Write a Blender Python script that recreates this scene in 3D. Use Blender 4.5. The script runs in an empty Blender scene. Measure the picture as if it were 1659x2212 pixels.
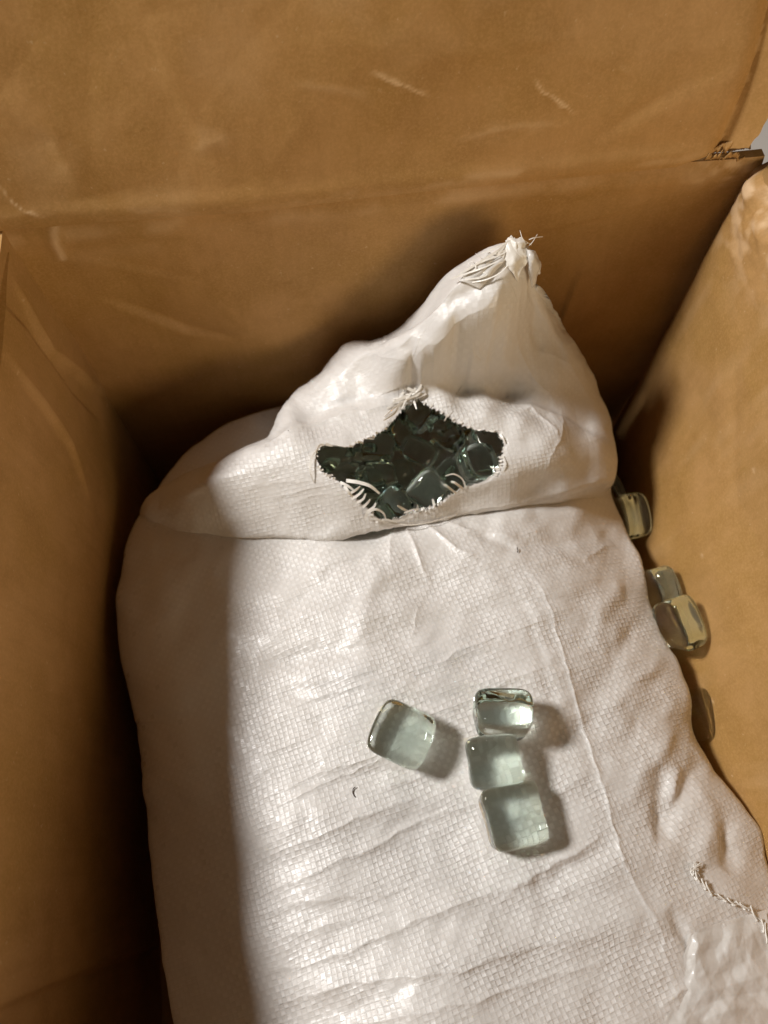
import bpy, bmesh, math, random
import numpy as np
from mathutils import Vector, Matrix, Euler

R = math.radians
random.seed(7)
rng = np.random.default_rng(11)
scene = bpy.context.scene
col = scene.collection

# ------------------------------------------------------------------ camera, light, exposure
K = 10.0                   # the set is built at ten times its real size
U = 0.2313                 # metres from the lens down to the rim of the box
RIM = 0.24                 # rim height above the box bottom
PITCH, YAW = R(23.5), R(-7.3)
CAMZ = RIM + U
cam_d = bpy.data.cameras.new("camera")
cam = bpy.data.objects.new("camera", cam_d)
col.objects.link(cam)
cam.location = (0, 0, CAMZ * K)
cam.rotation_euler = Euler((PITCH, 0, YAW), 'XYZ')
cam_d.sensor_fit = 'VERTICAL'
cam_d.sensor_height = 36
cam_d.lens = 27.03
cam_d.clip_start = 0.05
cam_d.clip_end = 200
cam_d.dof.use_dof = True
cam_d.dof.focus_distance = 0.305 * K
cam_d.dof.aperture_fstop = 9.0 / K
scene.camera = cam

world = bpy.data.worlds.new("World")
scene.world = world
world.use_nodes = True
world.node_tree.nodes["Background"].inputs[0].default_value = (1.0, 0.86, 0.70, 1)
world.node_tree.nodes["Background"].inputs[1].default_value = 0.065

def area_lamp(name, pos, target, power, size, color):
    d = bpy.data.lights.new(name, 'AREA')
    d.shape = 'DISK'; d.size = size * K; d.energy = power * K * K; d.color = color
    o = bpy.data.objects.new(name, d); col.objects.link(o)
    o.location = Vector(pos) * K
    o.rotation_euler = (Vector(target) - Vector(pos)).to_track_quat('-Z', 'Y').to_euler()
    return o
TGT = Vector((0.0, 0.05, 0.16))
YB0 = 1.026 * U
key_dir = Vector((-0.55, 0.21, 0.655)).normalized()
area_lamp("key_lamp", TGT + key_dir * 1.5, TGT, 26.5, 0.27, (1.0, 0.975, 0.95))
fill_dir = Vector((0.46, -0.87, 0.14)).normalized()
area_lamp("room_lamp", Vector((0.02, YB0, RIM)) + fill_dir * 0.95, (0.02, YB0, RIM), 4.2, 0.45, (1.0, 0.78, 0.50))

scene.view_settings.view_transform = 'Standard'
scene.view_settings.look = 'None'
scene.view_settings.exposure = 0.0
scene.view_settings.gamma = 1.0
scene.cycles.max_bounces = 16
scene.cycles.transmission_bounces = 14
scene.cycles.glossy_bounces = 6
scene.cycles.diffuse_bounces = 6
scene.cycles.sample_clamp_indirect = 60.0
scene.cycles.blur_glossy = 0.2

# ------------------------------------------------------------------ helpers
CM = cam.rotation_euler.to_matrix()
CMn = np.array(CM)

def ray(px, py):
    """direction per metre of drop below the lens, for a point read off the 1659 x 2212 photograph"""
    px = np.asarray(px, float); py = np.asarray(py, float)
    d = np.stack([px - 829.5, 1106.0 - py, np.full_like(px, -1661.0)], -1) @ CMn.T
    return d / (-d[..., 2:3])

def P(px, py, D):
    """world point at D*U below the lens"""
    D = np.asarray(D, float)
    return np.array([0, 0, CAMZ]) + ray(px, py) * (D * U)[..., None]

def V(px, py, D):
    return Vector(P(px, py, D).tolist())

def hash2(ix, iy, seed):
    n = (ix.astype(np.int64) * 374761393 + iy.astype(np.int64) * 668265263 + seed * 974634777) & 0x7fffffff
    n = ((n ^ (n >> 13)) * 1274126177) & 0x7fffffff
    n = n ^ (n >> 16)
    return (n & 0xffff) / 32767.5 - 1.0

def vnoise(x, y, seed=0):
    ix = np.floor(x); iy = np.floor(y)
    fx = x - ix; fy = y - iy
    sx = fx * fx * fx * (fx * (fx * 6 - 15) + 10); sy = fy * fy * fy * (fy * (fy * 6 - 15) + 10)
    a = hash2(ix, iy, seed); b = hash2(ix + 1, iy, seed); c = hash2(ix, iy + 1, seed); d = hash2(ix + 1, iy + 1, seed)
    return (a + (b - a) * sx) * (1 - sy) + (c + (d - c) * sx) * sy

def fbm(x, y, seed=0, octv=4):
    r = 0; a = 1.0; f = 1.0; t = 0
    for k in range(octv):
        r = r + a * vnoise(x * f + 17.3 * k, y * f - 9.1 * k, seed + k); t += a
        a *= 0.5; f *= 2.03
    return r / t

def crumple(x, y, seed=0, n=7):
    """sharp straight creases: overlapping triangular waves in random directions"""
    r = np.random.default_rng(seed); out = 0
    wx = x + 0.25 * vnoise(x * 0.9, y * 0.9, seed + 70); wy = y + 0.25 * vnoise(x * 0.9, y * 0.9, seed + 71)
    for k in range(n):
        a = r.uniform(0, np.pi); f = r.uniform(0.6, 1.7); p = r.uniform(0, 1)
        t = (wx * np.cos(a) + wy * np.sin(a)) * f + p
        out = out + np.abs((t - np.floor(t)) * 2 - 1) / f * (0.5 + 0.5 * vnoise(x * 0.6 + k * 5, y * 0.6, seed + k))
    return out / n * 2 - 0.5

class TPS:
    def __init__(s, pts, lam=1e-3):
        p = np.array(pts, float); s.c = p[:, :2] / 500.0
        n = len(p)
        K = s.k(np.linalg.norm(s.c[:, None] - s.c[None], axis=-1)) + lam * np.eye(n)
        Q = np.concatenate([np.ones((n, 1)), s.c], 1)
        A = np.block([[K, Q], [Q.T, np.zeros((3, 3))]])
        s.w = np.linalg.solve(A, np.concatenate([p[:, 2], np.zeros(3)]))
    @staticmethod
    def k(r):
        return np.where(r > 1e-9, r * r * np.log(np.maximum(r, 1e-9)), 0.0)
    def __call__(s, px, py):
        q = np.stack([np.asarray(px, float) / 500.0, np.asarray(py, float) / 500.0], -1)
        out = s.w[-3] + q @ s.w[-2:]
        for i in range(len(s.c)):
            out = out + s.w[i] * s.k(np.linalg.norm(q - s.c[i], axis=-1))
        return out

def smooth_closed(pts, n):
    """closed Catmull-Rom through the points, n samples"""
    p = np.array(pts, float); m = len(p)
    t = np.arange(n) / n * m
    i = np.floor(t).astype(int); f = (t - i)[:, None]
    p0, p1, p2, p3 = p[(i - 1) % m], p[i % m], p[(i + 1) % m], p[(i + 2) % m]
    return 0.5 * (2 * p1 + (p2 - p0) * f + (2 * p0 - 5 * p1 + 4 * p2 - p3) * f * f + (3 * p1 - p0 - 3 * p2 + p3) * f ** 3)

def polar_resample(pts, c, ang):
    """star-shaped closed outline -> its points at the given angles round c (columns after x, y follow along)"""
    q = smooth_closed(pts, 4000)
    a = np.arctan2(q[:, 1] - c[1], q[:, 0] - c[0])
    o = np.argsort(a); a = a[o]; q = q[o]
    a3 = np.concatenate([a - 2 * np.pi, a, a + 2 * np.pi]); q3 = np.concatenate([q, q, q])
    return np.stack([np.interp(ang, a3, q3[:, k]) for k in range(q.shape[1])], -1)

def poly_dist(x, y, line):
    """unsigned distance, signed side and position 0..1 along a polyline"""
    L = np.array(line, float)
    seg = np.linalg.norm(np.diff(L, axis=0), axis=1); cum = np.concatenate([[0], np.cumsum(seg)]); tot = cum[-1]
    best = np.full(x.shape, 1e9); side = np.zeros(x.shape); pos = np.zeros(x.shape)
    for k in range(len(seg)):
        ax, ay = L[k]; dx, dy = L[k + 1] - L[k]; l2 = dx * dx + dy * dy
        t = np.clip(((x - ax) * dx + (y - ay) * dy) / l2, 0, 1)
        ex = x - ax - t * dx; ey = y - ay - t * dy
        d = np.sqrt(ex * ex + ey * ey)
        m = d < best
        best = np.where(m, d, best); side = np.where(m, np.sign(dx * ey - dy * ex), side)
        pos = np.where(m, (cum[k] + t * seg[k]) / tot, pos)
    return best, side, pos

def mesh_np(name, verts, quads, mat, parent=None, uv=None, smooth=True, loopuv=None):
    verts = np.ascontiguousarray(verts, dtype=np.float32); quads = np.ascontiguousarray(quads, dtype=np.int32)
    me = bpy.data.meshes.new(name)
    k = quads.shape[1]
    me.vertices.add(len(verts)); me.vertices.foreach_set("co", verts.ravel())
    me.loops.add(quads.size); me.loops.foreach_set("vertex_index", quads.ravel())
    me.polygons.add(len(quads))
    me.polygons.foreach_set("loop_start", np.arange(0, quads.size, k, dtype=np.int32))
    me.polygons.foreach_set("loop_total", np.full(len(quads), k, dtype=np.int32))
    me.update(calc_edges=True)
    if uv is not None:
        l = me.uv_layers.new(name="UVMap")
        l.data.foreach_set("uv", np.ascontiguousarray(uv[quads.ravel()], dtype=np.float32).ravel())
    me.polygons.foreach_set("use_smooth", np.full(len(quads), smooth, dtype=bool))
    me.materials.append(mat)
    me.validate()
    o = bpy.data.objects.new(name, me); col.objects.link(o)
    if parent is not None: o.parent = parent
    return o

def grid_quads(n, m, closed_u=False, off=0):
    """indices of an n x m grid stored row by row (m per row); closed_u joins the last column to the first"""
    r = np.arange(n - 1)[:, None]; c = np.arange(m if closed_u else m - 1)[None]
    c2 = (c + 1) % m
    a = r * m + c; b = r * m + c2; d = (r + 1) * m + c; e = (r + 1) * m + c2
    return np.stack([a, b, e, d], -1).reshape(-1, 4) + off

def grid_normals(p, closed=False):
    if closed:
        du = np.roll(p, -1, 1) - np.roll(p, 1, 1)
    else:
        du = np.gradient(p, axis=1)
    dv = np.gradient(p, axis=0)
    n = np.cross(du, dv)
    return n / np.maximum(np.linalg.norm(n, axis=-1, keepdims=True), 1e-12)

def thing(name, label, cat, loc=(0, 0, 0), group=None):
    o = bpy.data.objects.new(name, None); col.objects.link(o)
    o.empty_display_size = 0.02
    o.location = loc; o["label"] = label; o["category"] = cat
    if group: o["group"] = group
    return o

# ------------------------------------------------------------------ materials
def new_mat(name):
    m = bpy.data.materials.new(name); m.use_nodes = True
    nt = m.node_tree
    return m, nt, nt.nodes["Principled BSDF"], nt.nodes["Material Output"]

class NB:
    def __init__(s, nt): s.nt = nt
    def n(s, t, **kw):
        nd = s.nt.nodes.new(t)
        for k, v in kw.items(): setattr(nd, k, v)
        return nd
    def put(s, sock, v):
        if isinstance(v, bpy.types.NodeSocket): s.nt.links.new(v, sock)
        else: sock.default_value = v
    def math(s, op, a, b=0.0, c=None, clamp=False):
        nd = s.n('ShaderNodeMath', operation=op); nd.use_clamp = clamp
        s.put(nd.inputs[0], a); s.put(nd.inputs[1], b)
        if c is not None: s.put(nd.inputs[2], c)
        return nd.outputs[0]
    def mix(s, f, a, b):
        nd = s.n('ShaderNodeMix', data_type='RGBA'); s.put(nd.inputs[0], f); s.put(nd.inputs[6], a); s.put(nd.inputs[7], b)
        return nd.outputs[2]
    def mixf(s, f, a, b):
        nd = s.n('ShaderNodeMix', data_type='FLOAT'); s.put(nd.inputs[0], f); s.put(nd.inputs[2], a); s.put(nd.inputs[3], b)
        return nd.outputs[0]
    def noise(s, vec, scale, detail=4, rough=0.55, dim='3D'):
        nd = s.n('ShaderNodeTexNoise', noise_dimensions=dim); s.put(nd.inputs['Vector'], vec)
        nd.inputs['Scale'].default_value = scale; nd.inputs['Detail'].default_value = detail; nd.inputs['Roughness'].default_value = rough
        return nd.outputs[0]
    def ramp(s, f, lo, hi, a=0.0, b=1.0):
        nd = s.n('ShaderNodeMapRange'); nd.clamp = True
        s.put(nd.inputs[0], f); nd.inputs[1].default_value = lo; nd.inputs[2].default_value = hi
        nd.inputs[3].default_value = a; nd.inputs[4].default_value = b
        return nd.outputs[0]
    def bump(s, h, dist, strength=1.0, normal=None):
        nd = s.n('ShaderNodeBump'); s.put(nd.inputs['Height'], h); nd.inputs['Distance'].default_value = dist * K
        s.put(nd.inputs['Strength'], strength)
        if normal is not None: s.put(nd.inputs['Normal'], normal)
        return nd.outputs[0]

def cardboard_mat(name, c1, c2, worn):
    m, nt, b, out = new_mat(name); N = NB(nt)
    tc = N.n('ShaderNodeTexCoord').outputs['Object']
    big = N.noise(tc, 17, 4, 0.6)
    mid = N.noise(tc, 55, 4, 0.6)
    fib = N.noise(tc, 900, 3, 0.7)
    colr = N.mix(N.ramp(big, 0.40, 0.60), c1, c2)
    colr = N.mix(N.ramp(mid, 0.45, 0.70, 0, 0.50), colr, (c1[0] * 0.84, c1[1] * 0.80, c1[2] * 0.74, 1))
    colr = N.mix(N.ramp(fib, 0.42, 0.72, 0, 0.48), colr, (c2[0] * 1.25, c2[1] * 1.25, c2[2] * 1.35, 1))
    st = N.n('ShaderNodeVectorMath', operation='MULTIPLY'); nt.links.new(tc, st.inputs[0]); st.inputs[1].default_value = (1.0, 1.0, 0.12)
    colr = N.mix(N.ramp(N.noise(st.outputs[0], 260, 3, 0.6), 0.42, 0.8, 0, 0.22), colr, (c1[0] * 0.72, c1[1] * 0.68, c1[2] * 0.6, 1))
    fleck = N.noise(tc, 420, 2, 0.5)
    colr = N.mix(N.ramp(fleck, 0.70, 0.80, 0, 0.5), colr, (0.62, 0.45, 0.26, 1))
    at = N.n('ShaderNodeAttribute', attribute_name='wear').outputs['Fac']
    colr = N.mix(at, colr, worn)
    nt.links.new(colr, b.inputs['Base Color'])
    b.inputs['Roughness'].default_value = 0.62
    b.inputs['Specular IOR Level'].default_value = 0.28
    h = N.math('ADD', N.math('MULTIPLY', mid, 0.8), N.math('MULTIPLY', fib, 0.12))
    nt.links.new(N.bump(h, 0.0009, 0.55), b.inputs['Normal'])
    return m

CARD = cardboard_mat("kraft_cardboard", (0.368, 0.208, 0.061, 1), (0.435, 0.250, 0.093, 1), (0.80, 0.58, 0.36, 1))
CARD_TORN_SHADE = cardboard_mat("torn_cardboard_shade", (0.16, 0.09, 0.040, 1), (0.24, 0.14, 0.062, 1), (0.5, 0.34, 0.18, 1))  # torn board, brown darkened to stand for the shade inside the slit

def weave_mat(name, base_a, base_b, patch=1.0, rough=0.33):
    """flat plastic tapes woven one over, one under; UVs count tapes"""
    m, nt, b, out = new_mat(name); N = NB(nt)
    uvn = N.n('ShaderNodeUVMap', uv_map='UVMap').outputs[0]
    # slight wander of the tapes
    wob = N.n('ShaderNodeTexNoise'); nt.links.new(uvn, wob.inputs['Vector']); wob.inputs['Scale'].default_value = 0.11; wob.inputs['Detail'].default_value = 2
    sub = N.n('ShaderNodeVectorMath', operation='SUBTRACT'); nt.links.new(wob.outputs[1], sub.inputs[0]); sub.inputs[1].default_value = (0.5, 0.5, 0.5)
    scl = N.n('ShaderNodeVectorMath', operation='SCALE'); nt.links.new(sub.outputs[0], scl.inputs[0]); scl.inputs['Scale'].default_value = 1.6
    add = N.n('ShaderNodeVectorMath', operation='ADD'); nt.links.new(uvn, add.inputs[0]); nt.links.new(scl.outputs[0], add.inputs[1])
    sep = N.n('ShaderNodeSeparateXYZ'); nt.links.new(add.outputs[0], sep.inputs[0])
    u, v = sep.outputs[0], sep.outputs[1]
    fu, fv = N.math('FRACT', u), N.math('FRACT', v)
    iu, iv = N.math('FLOOR', u), N.math('FLOOR', v)
    chk = N.math('FLOORED_MODULO', N.math('ADD', iu, iv), 2.0)
    def flat(f):      # flat tape with rounded edges
        a = N.math('ABSOLUTE', N.math('SUBTRACT', N.math('MULTIPLY', f, 2.0), 1.0))
        return N.math('SUBTRACT', 1.0, N.math('POWER', a, 5.0))
    def arch(f):
        return N.math('SINE', N.math('MULTIPLY', f, math.pi))
    ha = N.math('MULTIPLY', flat(fv), N.math('ADD', 0.35, N.math('MULTIPLY', arch(fu), 0.65)))
    hb = N.math('MULTIPLY', flat(fu), N.math('ADD', 0.35, N.math('MULTIPLY', arch(fv), 0.65)))
    h = N.mixf(chk, ha, hb)
    # each tape a little different
    cu = N.n('ShaderNodeCombineXYZ'); nt.links.new(iu, cu.inputs[0]); nt.links.new(chk, cu.inputs[2])
    cv = N.n('ShaderNodeCombineXYZ'); nt.links.new(iv, cv.inputs[1]); nt.links.new(chk, cv.inputs[2])
    tape = N.n('ShaderNodeMix', data_type='VECTOR'); nt.links.new(chk, tape.inputs[0]); nt.links.new(cv.outputs[0], tape.inputs[4]); nt.links.new(cu.outputs[0], tape.inputs[5])
    wn = N.n('ShaderNodeTexWhiteNoise', noise_dimensions='3D'); nt.links.new(tape.outputs[1], wn.inputs[0])
    ci = N.n('ShaderNodeCombineXYZ'); nt.links.new(iu, ci.inputs[0]); nt.links.new(iv, ci.inputs[1])
    wc = N.n('ShaderNodeTexWhiteNoise', noise_dimensions='3D'); nt.links.new(ci.outputs[0], wc.inputs[0])
    pn = N.noise(uvn, 0.10, 3, 0.6)
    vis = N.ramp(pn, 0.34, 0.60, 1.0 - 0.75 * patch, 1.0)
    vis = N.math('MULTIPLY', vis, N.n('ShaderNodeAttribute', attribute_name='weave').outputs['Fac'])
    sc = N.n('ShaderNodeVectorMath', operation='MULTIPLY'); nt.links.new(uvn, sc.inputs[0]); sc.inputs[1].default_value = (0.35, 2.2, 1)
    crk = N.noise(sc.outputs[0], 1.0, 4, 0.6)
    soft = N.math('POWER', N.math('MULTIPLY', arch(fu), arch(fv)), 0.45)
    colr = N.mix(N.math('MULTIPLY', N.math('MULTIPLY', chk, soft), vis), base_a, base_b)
    colr = N.mix(N.math('MULTIPLY', wn.outputs[0], 0.12), colr, (base_a[0] * 0.80, base_a[1] * 0.79, base_a[2] * 0.76, 1))
    gap = N.math('SUBTRACT', 1.0, N.math('MULTIPLY', flat(fu), flat(fv)))
    colr = N.mix(N.math('MULTIPLY', N.math('POWER', gap, 3.0, clamp=True), N.math('MULTIPLY', vis, 0.10)), colr, (0.36, 0.33, 0.28, 1))
    nt.links.new(colr, b.inputs['Base Color'])
    b.inputs['Specular IOR Level'].default_value = 0.52
    rg = N.math('ADD', rough - 0.06, N.math('MULTIPLY', wc.outputs[0], 0.16))
    nt.links.new(rg, b.inputs['Roughness'])
    b.inputs['Anisotropic'].default_value = 0.55
    nt.links.new(N.math('ADD', N.math('MULTIPLY', chk, 0.25), 0.0), b.inputs['Anisotropic Rotation'])
    tg = N.n('ShaderNodeTangent', direction_type='UV_MAP', uv_map='UVMap'); nt.links.new(tg.outputs[0], b.inputs['Tangent'])
    hh = N.math('ADD', N.math('MULTIPLY', h, N.math('ADD', 0.75, N.math('MULTIPLY', wc.outputs[0], 0.5))), N.math('MULTIPLY', wn.outputs[0], 0.35))
    b1 = N.bump(crk, 0.0010, N.math('ADD', 0.12, N.math('MULTIPLY', vis, 0.2)))
    nt.links.new(N.bump(hh, 0.00021, N.math('MULTIPLY', vis, 0.9), b1), b.inputs['Normal'])
    # thin woven plastic lets a little light through
    b.inputs['Subsurface Weight'].default_value = 0.12
    b.inputs['Subsurface Radius'].default_value = (0.004, 0.0035, 0.003)
    b.inputs['Subsurface Scale'].default_value = K
    return m

WEAVE = weave_mat("woven_sack", (0.68, 0.655, 0.62, 1), (0.83, 0.81, 0.785, 1))
WEAVE_TOP = weave_mat("woven_sack_neck", (0.70, 0.67, 0.63, 1), (0.81, 0.785, 0.75, 1), patch=1.15, rough=0.38)

def plastic_mat(name, colr, rough, trans=0.0):
    m, nt, b, out = new_mat(name); N = NB(nt)
    tc = N.n('ShaderNodeTexCoord').outputs['Object']
    n = N.noise(tc, 260, 3)
    nt.links.new(N.mix(N.ramp(n, 0.3, 0.7), colr, (colr[0] * 0.86, colr[1] * 0.85, colr[2] * 0.83, 1)), b.inputs['Base Color'])
    b.inputs['Roughness'].default_value = rough
    b.inputs['Specular IOR Level'].default_value = 0.6
    if trans:
        tr = N.n('ShaderNodeBsdfTranslucent'); tr.inputs[0].default_value = colr
        tp = N.n('ShaderNodeBsdfTransparent')
        mx = N.n('ShaderNodeMixShader'); mx.inputs[0].default_value = 0.45
        nt.links.new(tr.outputs[0], mx.inputs[1]); nt.links.new(tp.outputs[0], mx.inputs[2])
        mx2 = N.n('ShaderNodeMixShader'); mx2.inputs[0].default_value = trans
        nt.links.new(b.outputs[0], mx2.inputs[1]); nt.links.new(mx.outputs[0], mx2.inputs[2])
        nt.links.new(mx2.outputs[0], out.inputs[0])
    nt.links.new(N.bump(n, 0.0006, 0.5), b.inputs['Normal'])
    return m
TAPE = plastic_mat("loose_tape", (0.80, 0.77, 0.71, 1), 0.4)
THREAD = plastic_mat("white_thread", (0.82, 0.80, 0.75, 1), 0.35)
FILM = plastic_mat("liner_film", (0.84, 0.82, 0.785, 1), 0.25, 0.28)
LINT = plastic_mat("dark_lint", (0.05, 0.035, 0.03, 1), 0.8)

def glass_mat(name, tint, density, rough=0.0):
    m, nt, b, out = new_mat(name); N = NB(nt)
    b.inputs['Base Color'].default_value = (0.97, 1.0, 0.98, 1)
    b.inputs['Transmission Weight'].default_value = 1.0
    b.inputs['IOR'].default_value = 1.5
    b.inputs['Roughness'].default_value = rough
    tc = N.n('ShaderNodeTexCoord').outputs['Object']
    n = N.noise(tc, 160, 3)
    ab = N.n('ShaderNodeVolumeAbsorption'); ab.inputs[0].default_value = tint; ab.inputs[1].default_value = density / K
    nt.links.new(ab.outputs[0], out.inputs['Volume'])
    return m
GLASS = glass_mat("pale_green_glass", (0.52, 0.84, 0.66, 1), 11.0)
GLASS_DEEP = glass_mat("green_glass_in_sack", (0.22, 0.78, 0.48, 1), 9.5)
GLASS_CLEAR = glass_mat("clear_glass", (0.55, 0.84, 0.70, 1), 9.0)

# ------------------------------------------------------------------ floor outside the box
mf, nt, b, out = new_mat("pale_floor"); N = NB(nt)
tc = N.n('ShaderNodeTexCoord').outputs['Object']
nt.links.new(N.mix(N.noise(tc, 9, 4), (0.50, 0.46, 0.42, 1), (0.58, 0.54, 0.50, 1)), b.inputs['Base Color'])
b.inputs['Roughness'].default_value = 0.55
nt.links.new(N.bump(N.noise(tc, 180, 3), 0.001, 0.3), b.inputs['Normal'])
g = np.array([[-3, -3, -0.012], [3, -3, -0.012], [3, 3, -0.012], [-3, 3, -0.012]], float)
fl = mesh_np("floor", g, np.array([[0, 1, 2, 3]]), mf); fl["kind"] = "structure"

# ------------------------------------------------------------------ cardboard box
XL, XR, YB, YF = -0.521 * U, 0.777 * U, 1.026 * U, -0.47 * U
TH = 0.004
box = thing("cardboard_box", "open brown cardboard box with a creased back flap standing up, torn at one corner", "cardboard box", (0, 0, 0))

def panel(name, org, du, dv, lu, lv, nu, nv, disp=None, wear=None, parent=box, mat=CARD, th=TH, vstart=None, uend=None):
    """board with an inner face displaced along its normal, an outer face and closed edges; u, v in metres"""
    org = np.array(org, float); du = np.array(du, float); dv = np.array(dv, float)
    nrm = np.cross(du, dv)
    uu, vv = np.meshgrid(np.linspace(0, lu, nu), np.linspace(0, lv, nv))
    if vstart is not None:
        vs = vstart(uu); vv = vs + vv / lv * (lv - vs)
    if uend is not None:
        ue = uend(vv); uu = uu / lu * ue
    d = disp(uu, vv) if disp is not None else np.zeros_like(uu)
    inner = org + uu[..., None] * du + vv[..., None] * dv + d[..., None] * nrm
    outer = inner - nrm * th
    n = nu * nv
    verts = np.concatenate([inner.reshape(-1, 3), outer.reshape(-1, 3)])
    q1 = grid_quads(nv, nu); q2 = grid_quads(nv, nu, off=n)[:, ::-1]
    idx = np.arange(n).reshape(nv, nu)
    loop = np.concatenate([idx[0, :-1], idx[:-1, -1], idx[-1, :0:-1], idx[:0:-1, 0]])
    nx = np.roll(loop, -1)
    q3 = np.stack([nx, loop, loop + n, nx + n], -1)
    o = mesh_np(name, verts, np.concatenate([q1, q2, q3]), mat, parent)
    w = wear(uu, vv) if wear is not None else np.zeros_like(uu)
    a = o.data.attributes.new('wear', 'FLOAT', 'POINT')
    a.data.foreach_set('value', np.concatenate([w.ravel(), np.zeros(n)]).astype(np.float32))
    bv = o.modifiers.new("edge", 'EDGE_SPLIT'); bv.split_angle = R(50)
    return o

def crease(u, v, line, h, w, taper=True):
    d, s, p = poly_dist(u, v, line)
    t = np.sin(np.clip(p, 0.0, 1.0) * np.pi) ** 0.6 if taper else 1.0
    return h * np.exp(-np.abs(d / w) ** 1.4) * t

def facet(u, v, line, h, w):
    """a dent: sharp on one side of the line, fading away on the other"""
    d, s, p = poly_dist(u, v, line)
    t = np.sin(np.clip(p, 0.0, 1.0) * np.pi) ** 0.8
    return h * t * np.where(s > 0, np.exp(-d / w), np.exp(-(d / (w * 0.12)) ** 2))

W = XR - XL; L = YB - YF
def wall_uv(plane, pts):
    """photo points -> (u, v) on a wall plane; u from its start, v up from the rim (negative below)"""
    r = []
    for px, py in pts:
        d = ray(px, py)
        if plane == 'back': t = YB / d[1]
        elif plane == 'left': t = XL / d[0]
        else: t = XR / d[0]
        q = np.array([0, 0, CAMZ]) + d * t
        r.append((q[0] - XL + TH if plane == 'back' else YB - q[1], q[2]))
    return r

def b_(pts): return wall_uv('back', pts)
back_lines = [([(440, 615), (350, 600), (230, 575), (140, 560)], 0.0016, 0.010),
              ([(215, 640), (330, 690), (410, 720), (520, 735)], -0.0030, 0.014),
              ([(1270, 560), (1210, 700), (1180, 830)], 0.0018, 0.012),
              ([(1000, 545), (1300, 470), (1480, 400)], 0.0010, 0.010)]
def back_disp(u, v):
    d = 0.0050 * crumple(u * 10, v * 10, 4) + 0.0006 * fbm(u * 18, v * 18, 3) + 0.0022 * fbm(u * 6, v * 6, 5, 2)
    for ln, h, w in back_lines: d += facet(u, v, b_(ln), h, w)
    d += crease(u, v, b_([(130, 480), (118, 520), (140, 570)]), 0.0012, 0.003)
    d += -0.0009 * np.exp(-((RIM - v) / 0.0016) ** 2) + 0.0010 * np.exp(-((RIM - v - 0.008) / 0.004) ** 2)
    return d
def back_wear(u, v):
    w = 0.55 * np.exp(-(poly_dist(u, v, b_([(122, 480), (116, 505), (122, 530), (135, 560)]))[0] / 0.0014) ** 2)
    w += 0.20 * np.exp(-((RIM - v - 0.006) / 0.004) ** 2) * np.clip(fbm(u * 60, v * 60, 8) * 2 + 0.4, 0, 1)
    w += 0.06 * np.exp(-(poly_dist(u, v, b_([(170, 560), (260, 548), (330, 540)]))[0] / 0.004) ** 2)
    # scuffs at the torn corner
    w += 0.5 * np.clip(fbm(u * 160, v * 260, 12) * 2.2, 0, 1) * np.exp(-((W - u) / 0.020) ** 2 - ((RIM - v) / 0.010) ** 2)
    return np.clip(w, 0, 1)
panel("back_panel", (XL - TH, YB, 0), (1, 0, 0), (0, 0, 1), W + TH + 0.0085, RIM, 240, 180, back_disp, back_wear)

# back flap standing up, leaning slightly away
lean = R(13)
FH = 0.165
f_org = np.array([XL - TH, YB, RIM + 0.0001])
f_dv = np.array([0, math.sin(lean), math.cos(lean)])
def flap_uv(pts):
    r = []
    n = np.cross([1, 0, 0], f_dv)
    for px, py in pts:
        d = ray(px, py); o = np.array([0, 0, CAMZ])
        t = ((f_org - o) @ n) / (d @ n); q = o + d * t - f_org
        r.append((q[0], q @ f_dv))
    return r
flap_cracks = [([(800, 148), (845, 165), (880, 182), (905, 194), (925, 200)], 0.0010, 0.0011),
               ([(1150, 165), (1165, 185), (1190, 205), (1215, 222), (1235, 236)], 0.0011, 0.0011),
               ([(1335, 135), (1345, 150), (1358, 157)], 0.0006, 0.0010),
               ([(0, 395), (25, 425), (55, 450), (95, 464)], 0.0012, 0.0012),
               ([(640, 175), (730, 185), (800, 205)], 0.0006, 0.0015),
               ([(430, 325), (445, 300), (500, 285)], 0.0008, 0.0030),
               ([(980, 300), (1100, 268), (1200, 262)], 0.0005, 0.0012)]
flap_folds = [([(0, 200), (120, 290), (190, 420)], 0.0030, 0.020),
              ([(330, 30), (380, 170), (470, 330), (500, 390)], 0.0022, 0.024),
              ([(1260, 300), (1420, 200), (1590, 120)], -0.0028, 0.022),
              ([(700, 60), (900, 120), (1250, 60)], 0.0012, 0.02)]
def flap_disp(u, v):
    d = 0.0060 * crumple(u * 9, v * 9, 24) + 0.0006 * fbm(u * 16, v * 16, 23) + 0.0045 * fbm(u * 5, v * 5, 25, 2)
    for ln, h, w in flap_folds: d += 0.4 * facet(u, v, flap_uv(ln), h, w * 1.6)
    for ln, h, w in flap_cracks: d += 0.5 * crease(u, v, flap_uv(ln), h, w)
    d += crease(u, v, flap_uv([(1555, 312), (1572, 270), (1605, 190), (1640, 90), (1670, -20)]), -0.0030, 0.0030, False)
    d += 0.004 * np.clip((u - W + 0.012) / 0.012, 0, 1.5) ** 2 * np.exp(-v / 0.09)
    d += -0.0009 * np.exp(-(v / 0.0016) ** 2) + 0.0006 * np.exp(-((v - 0.006) / 0.004) ** 2)
    return d
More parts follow.
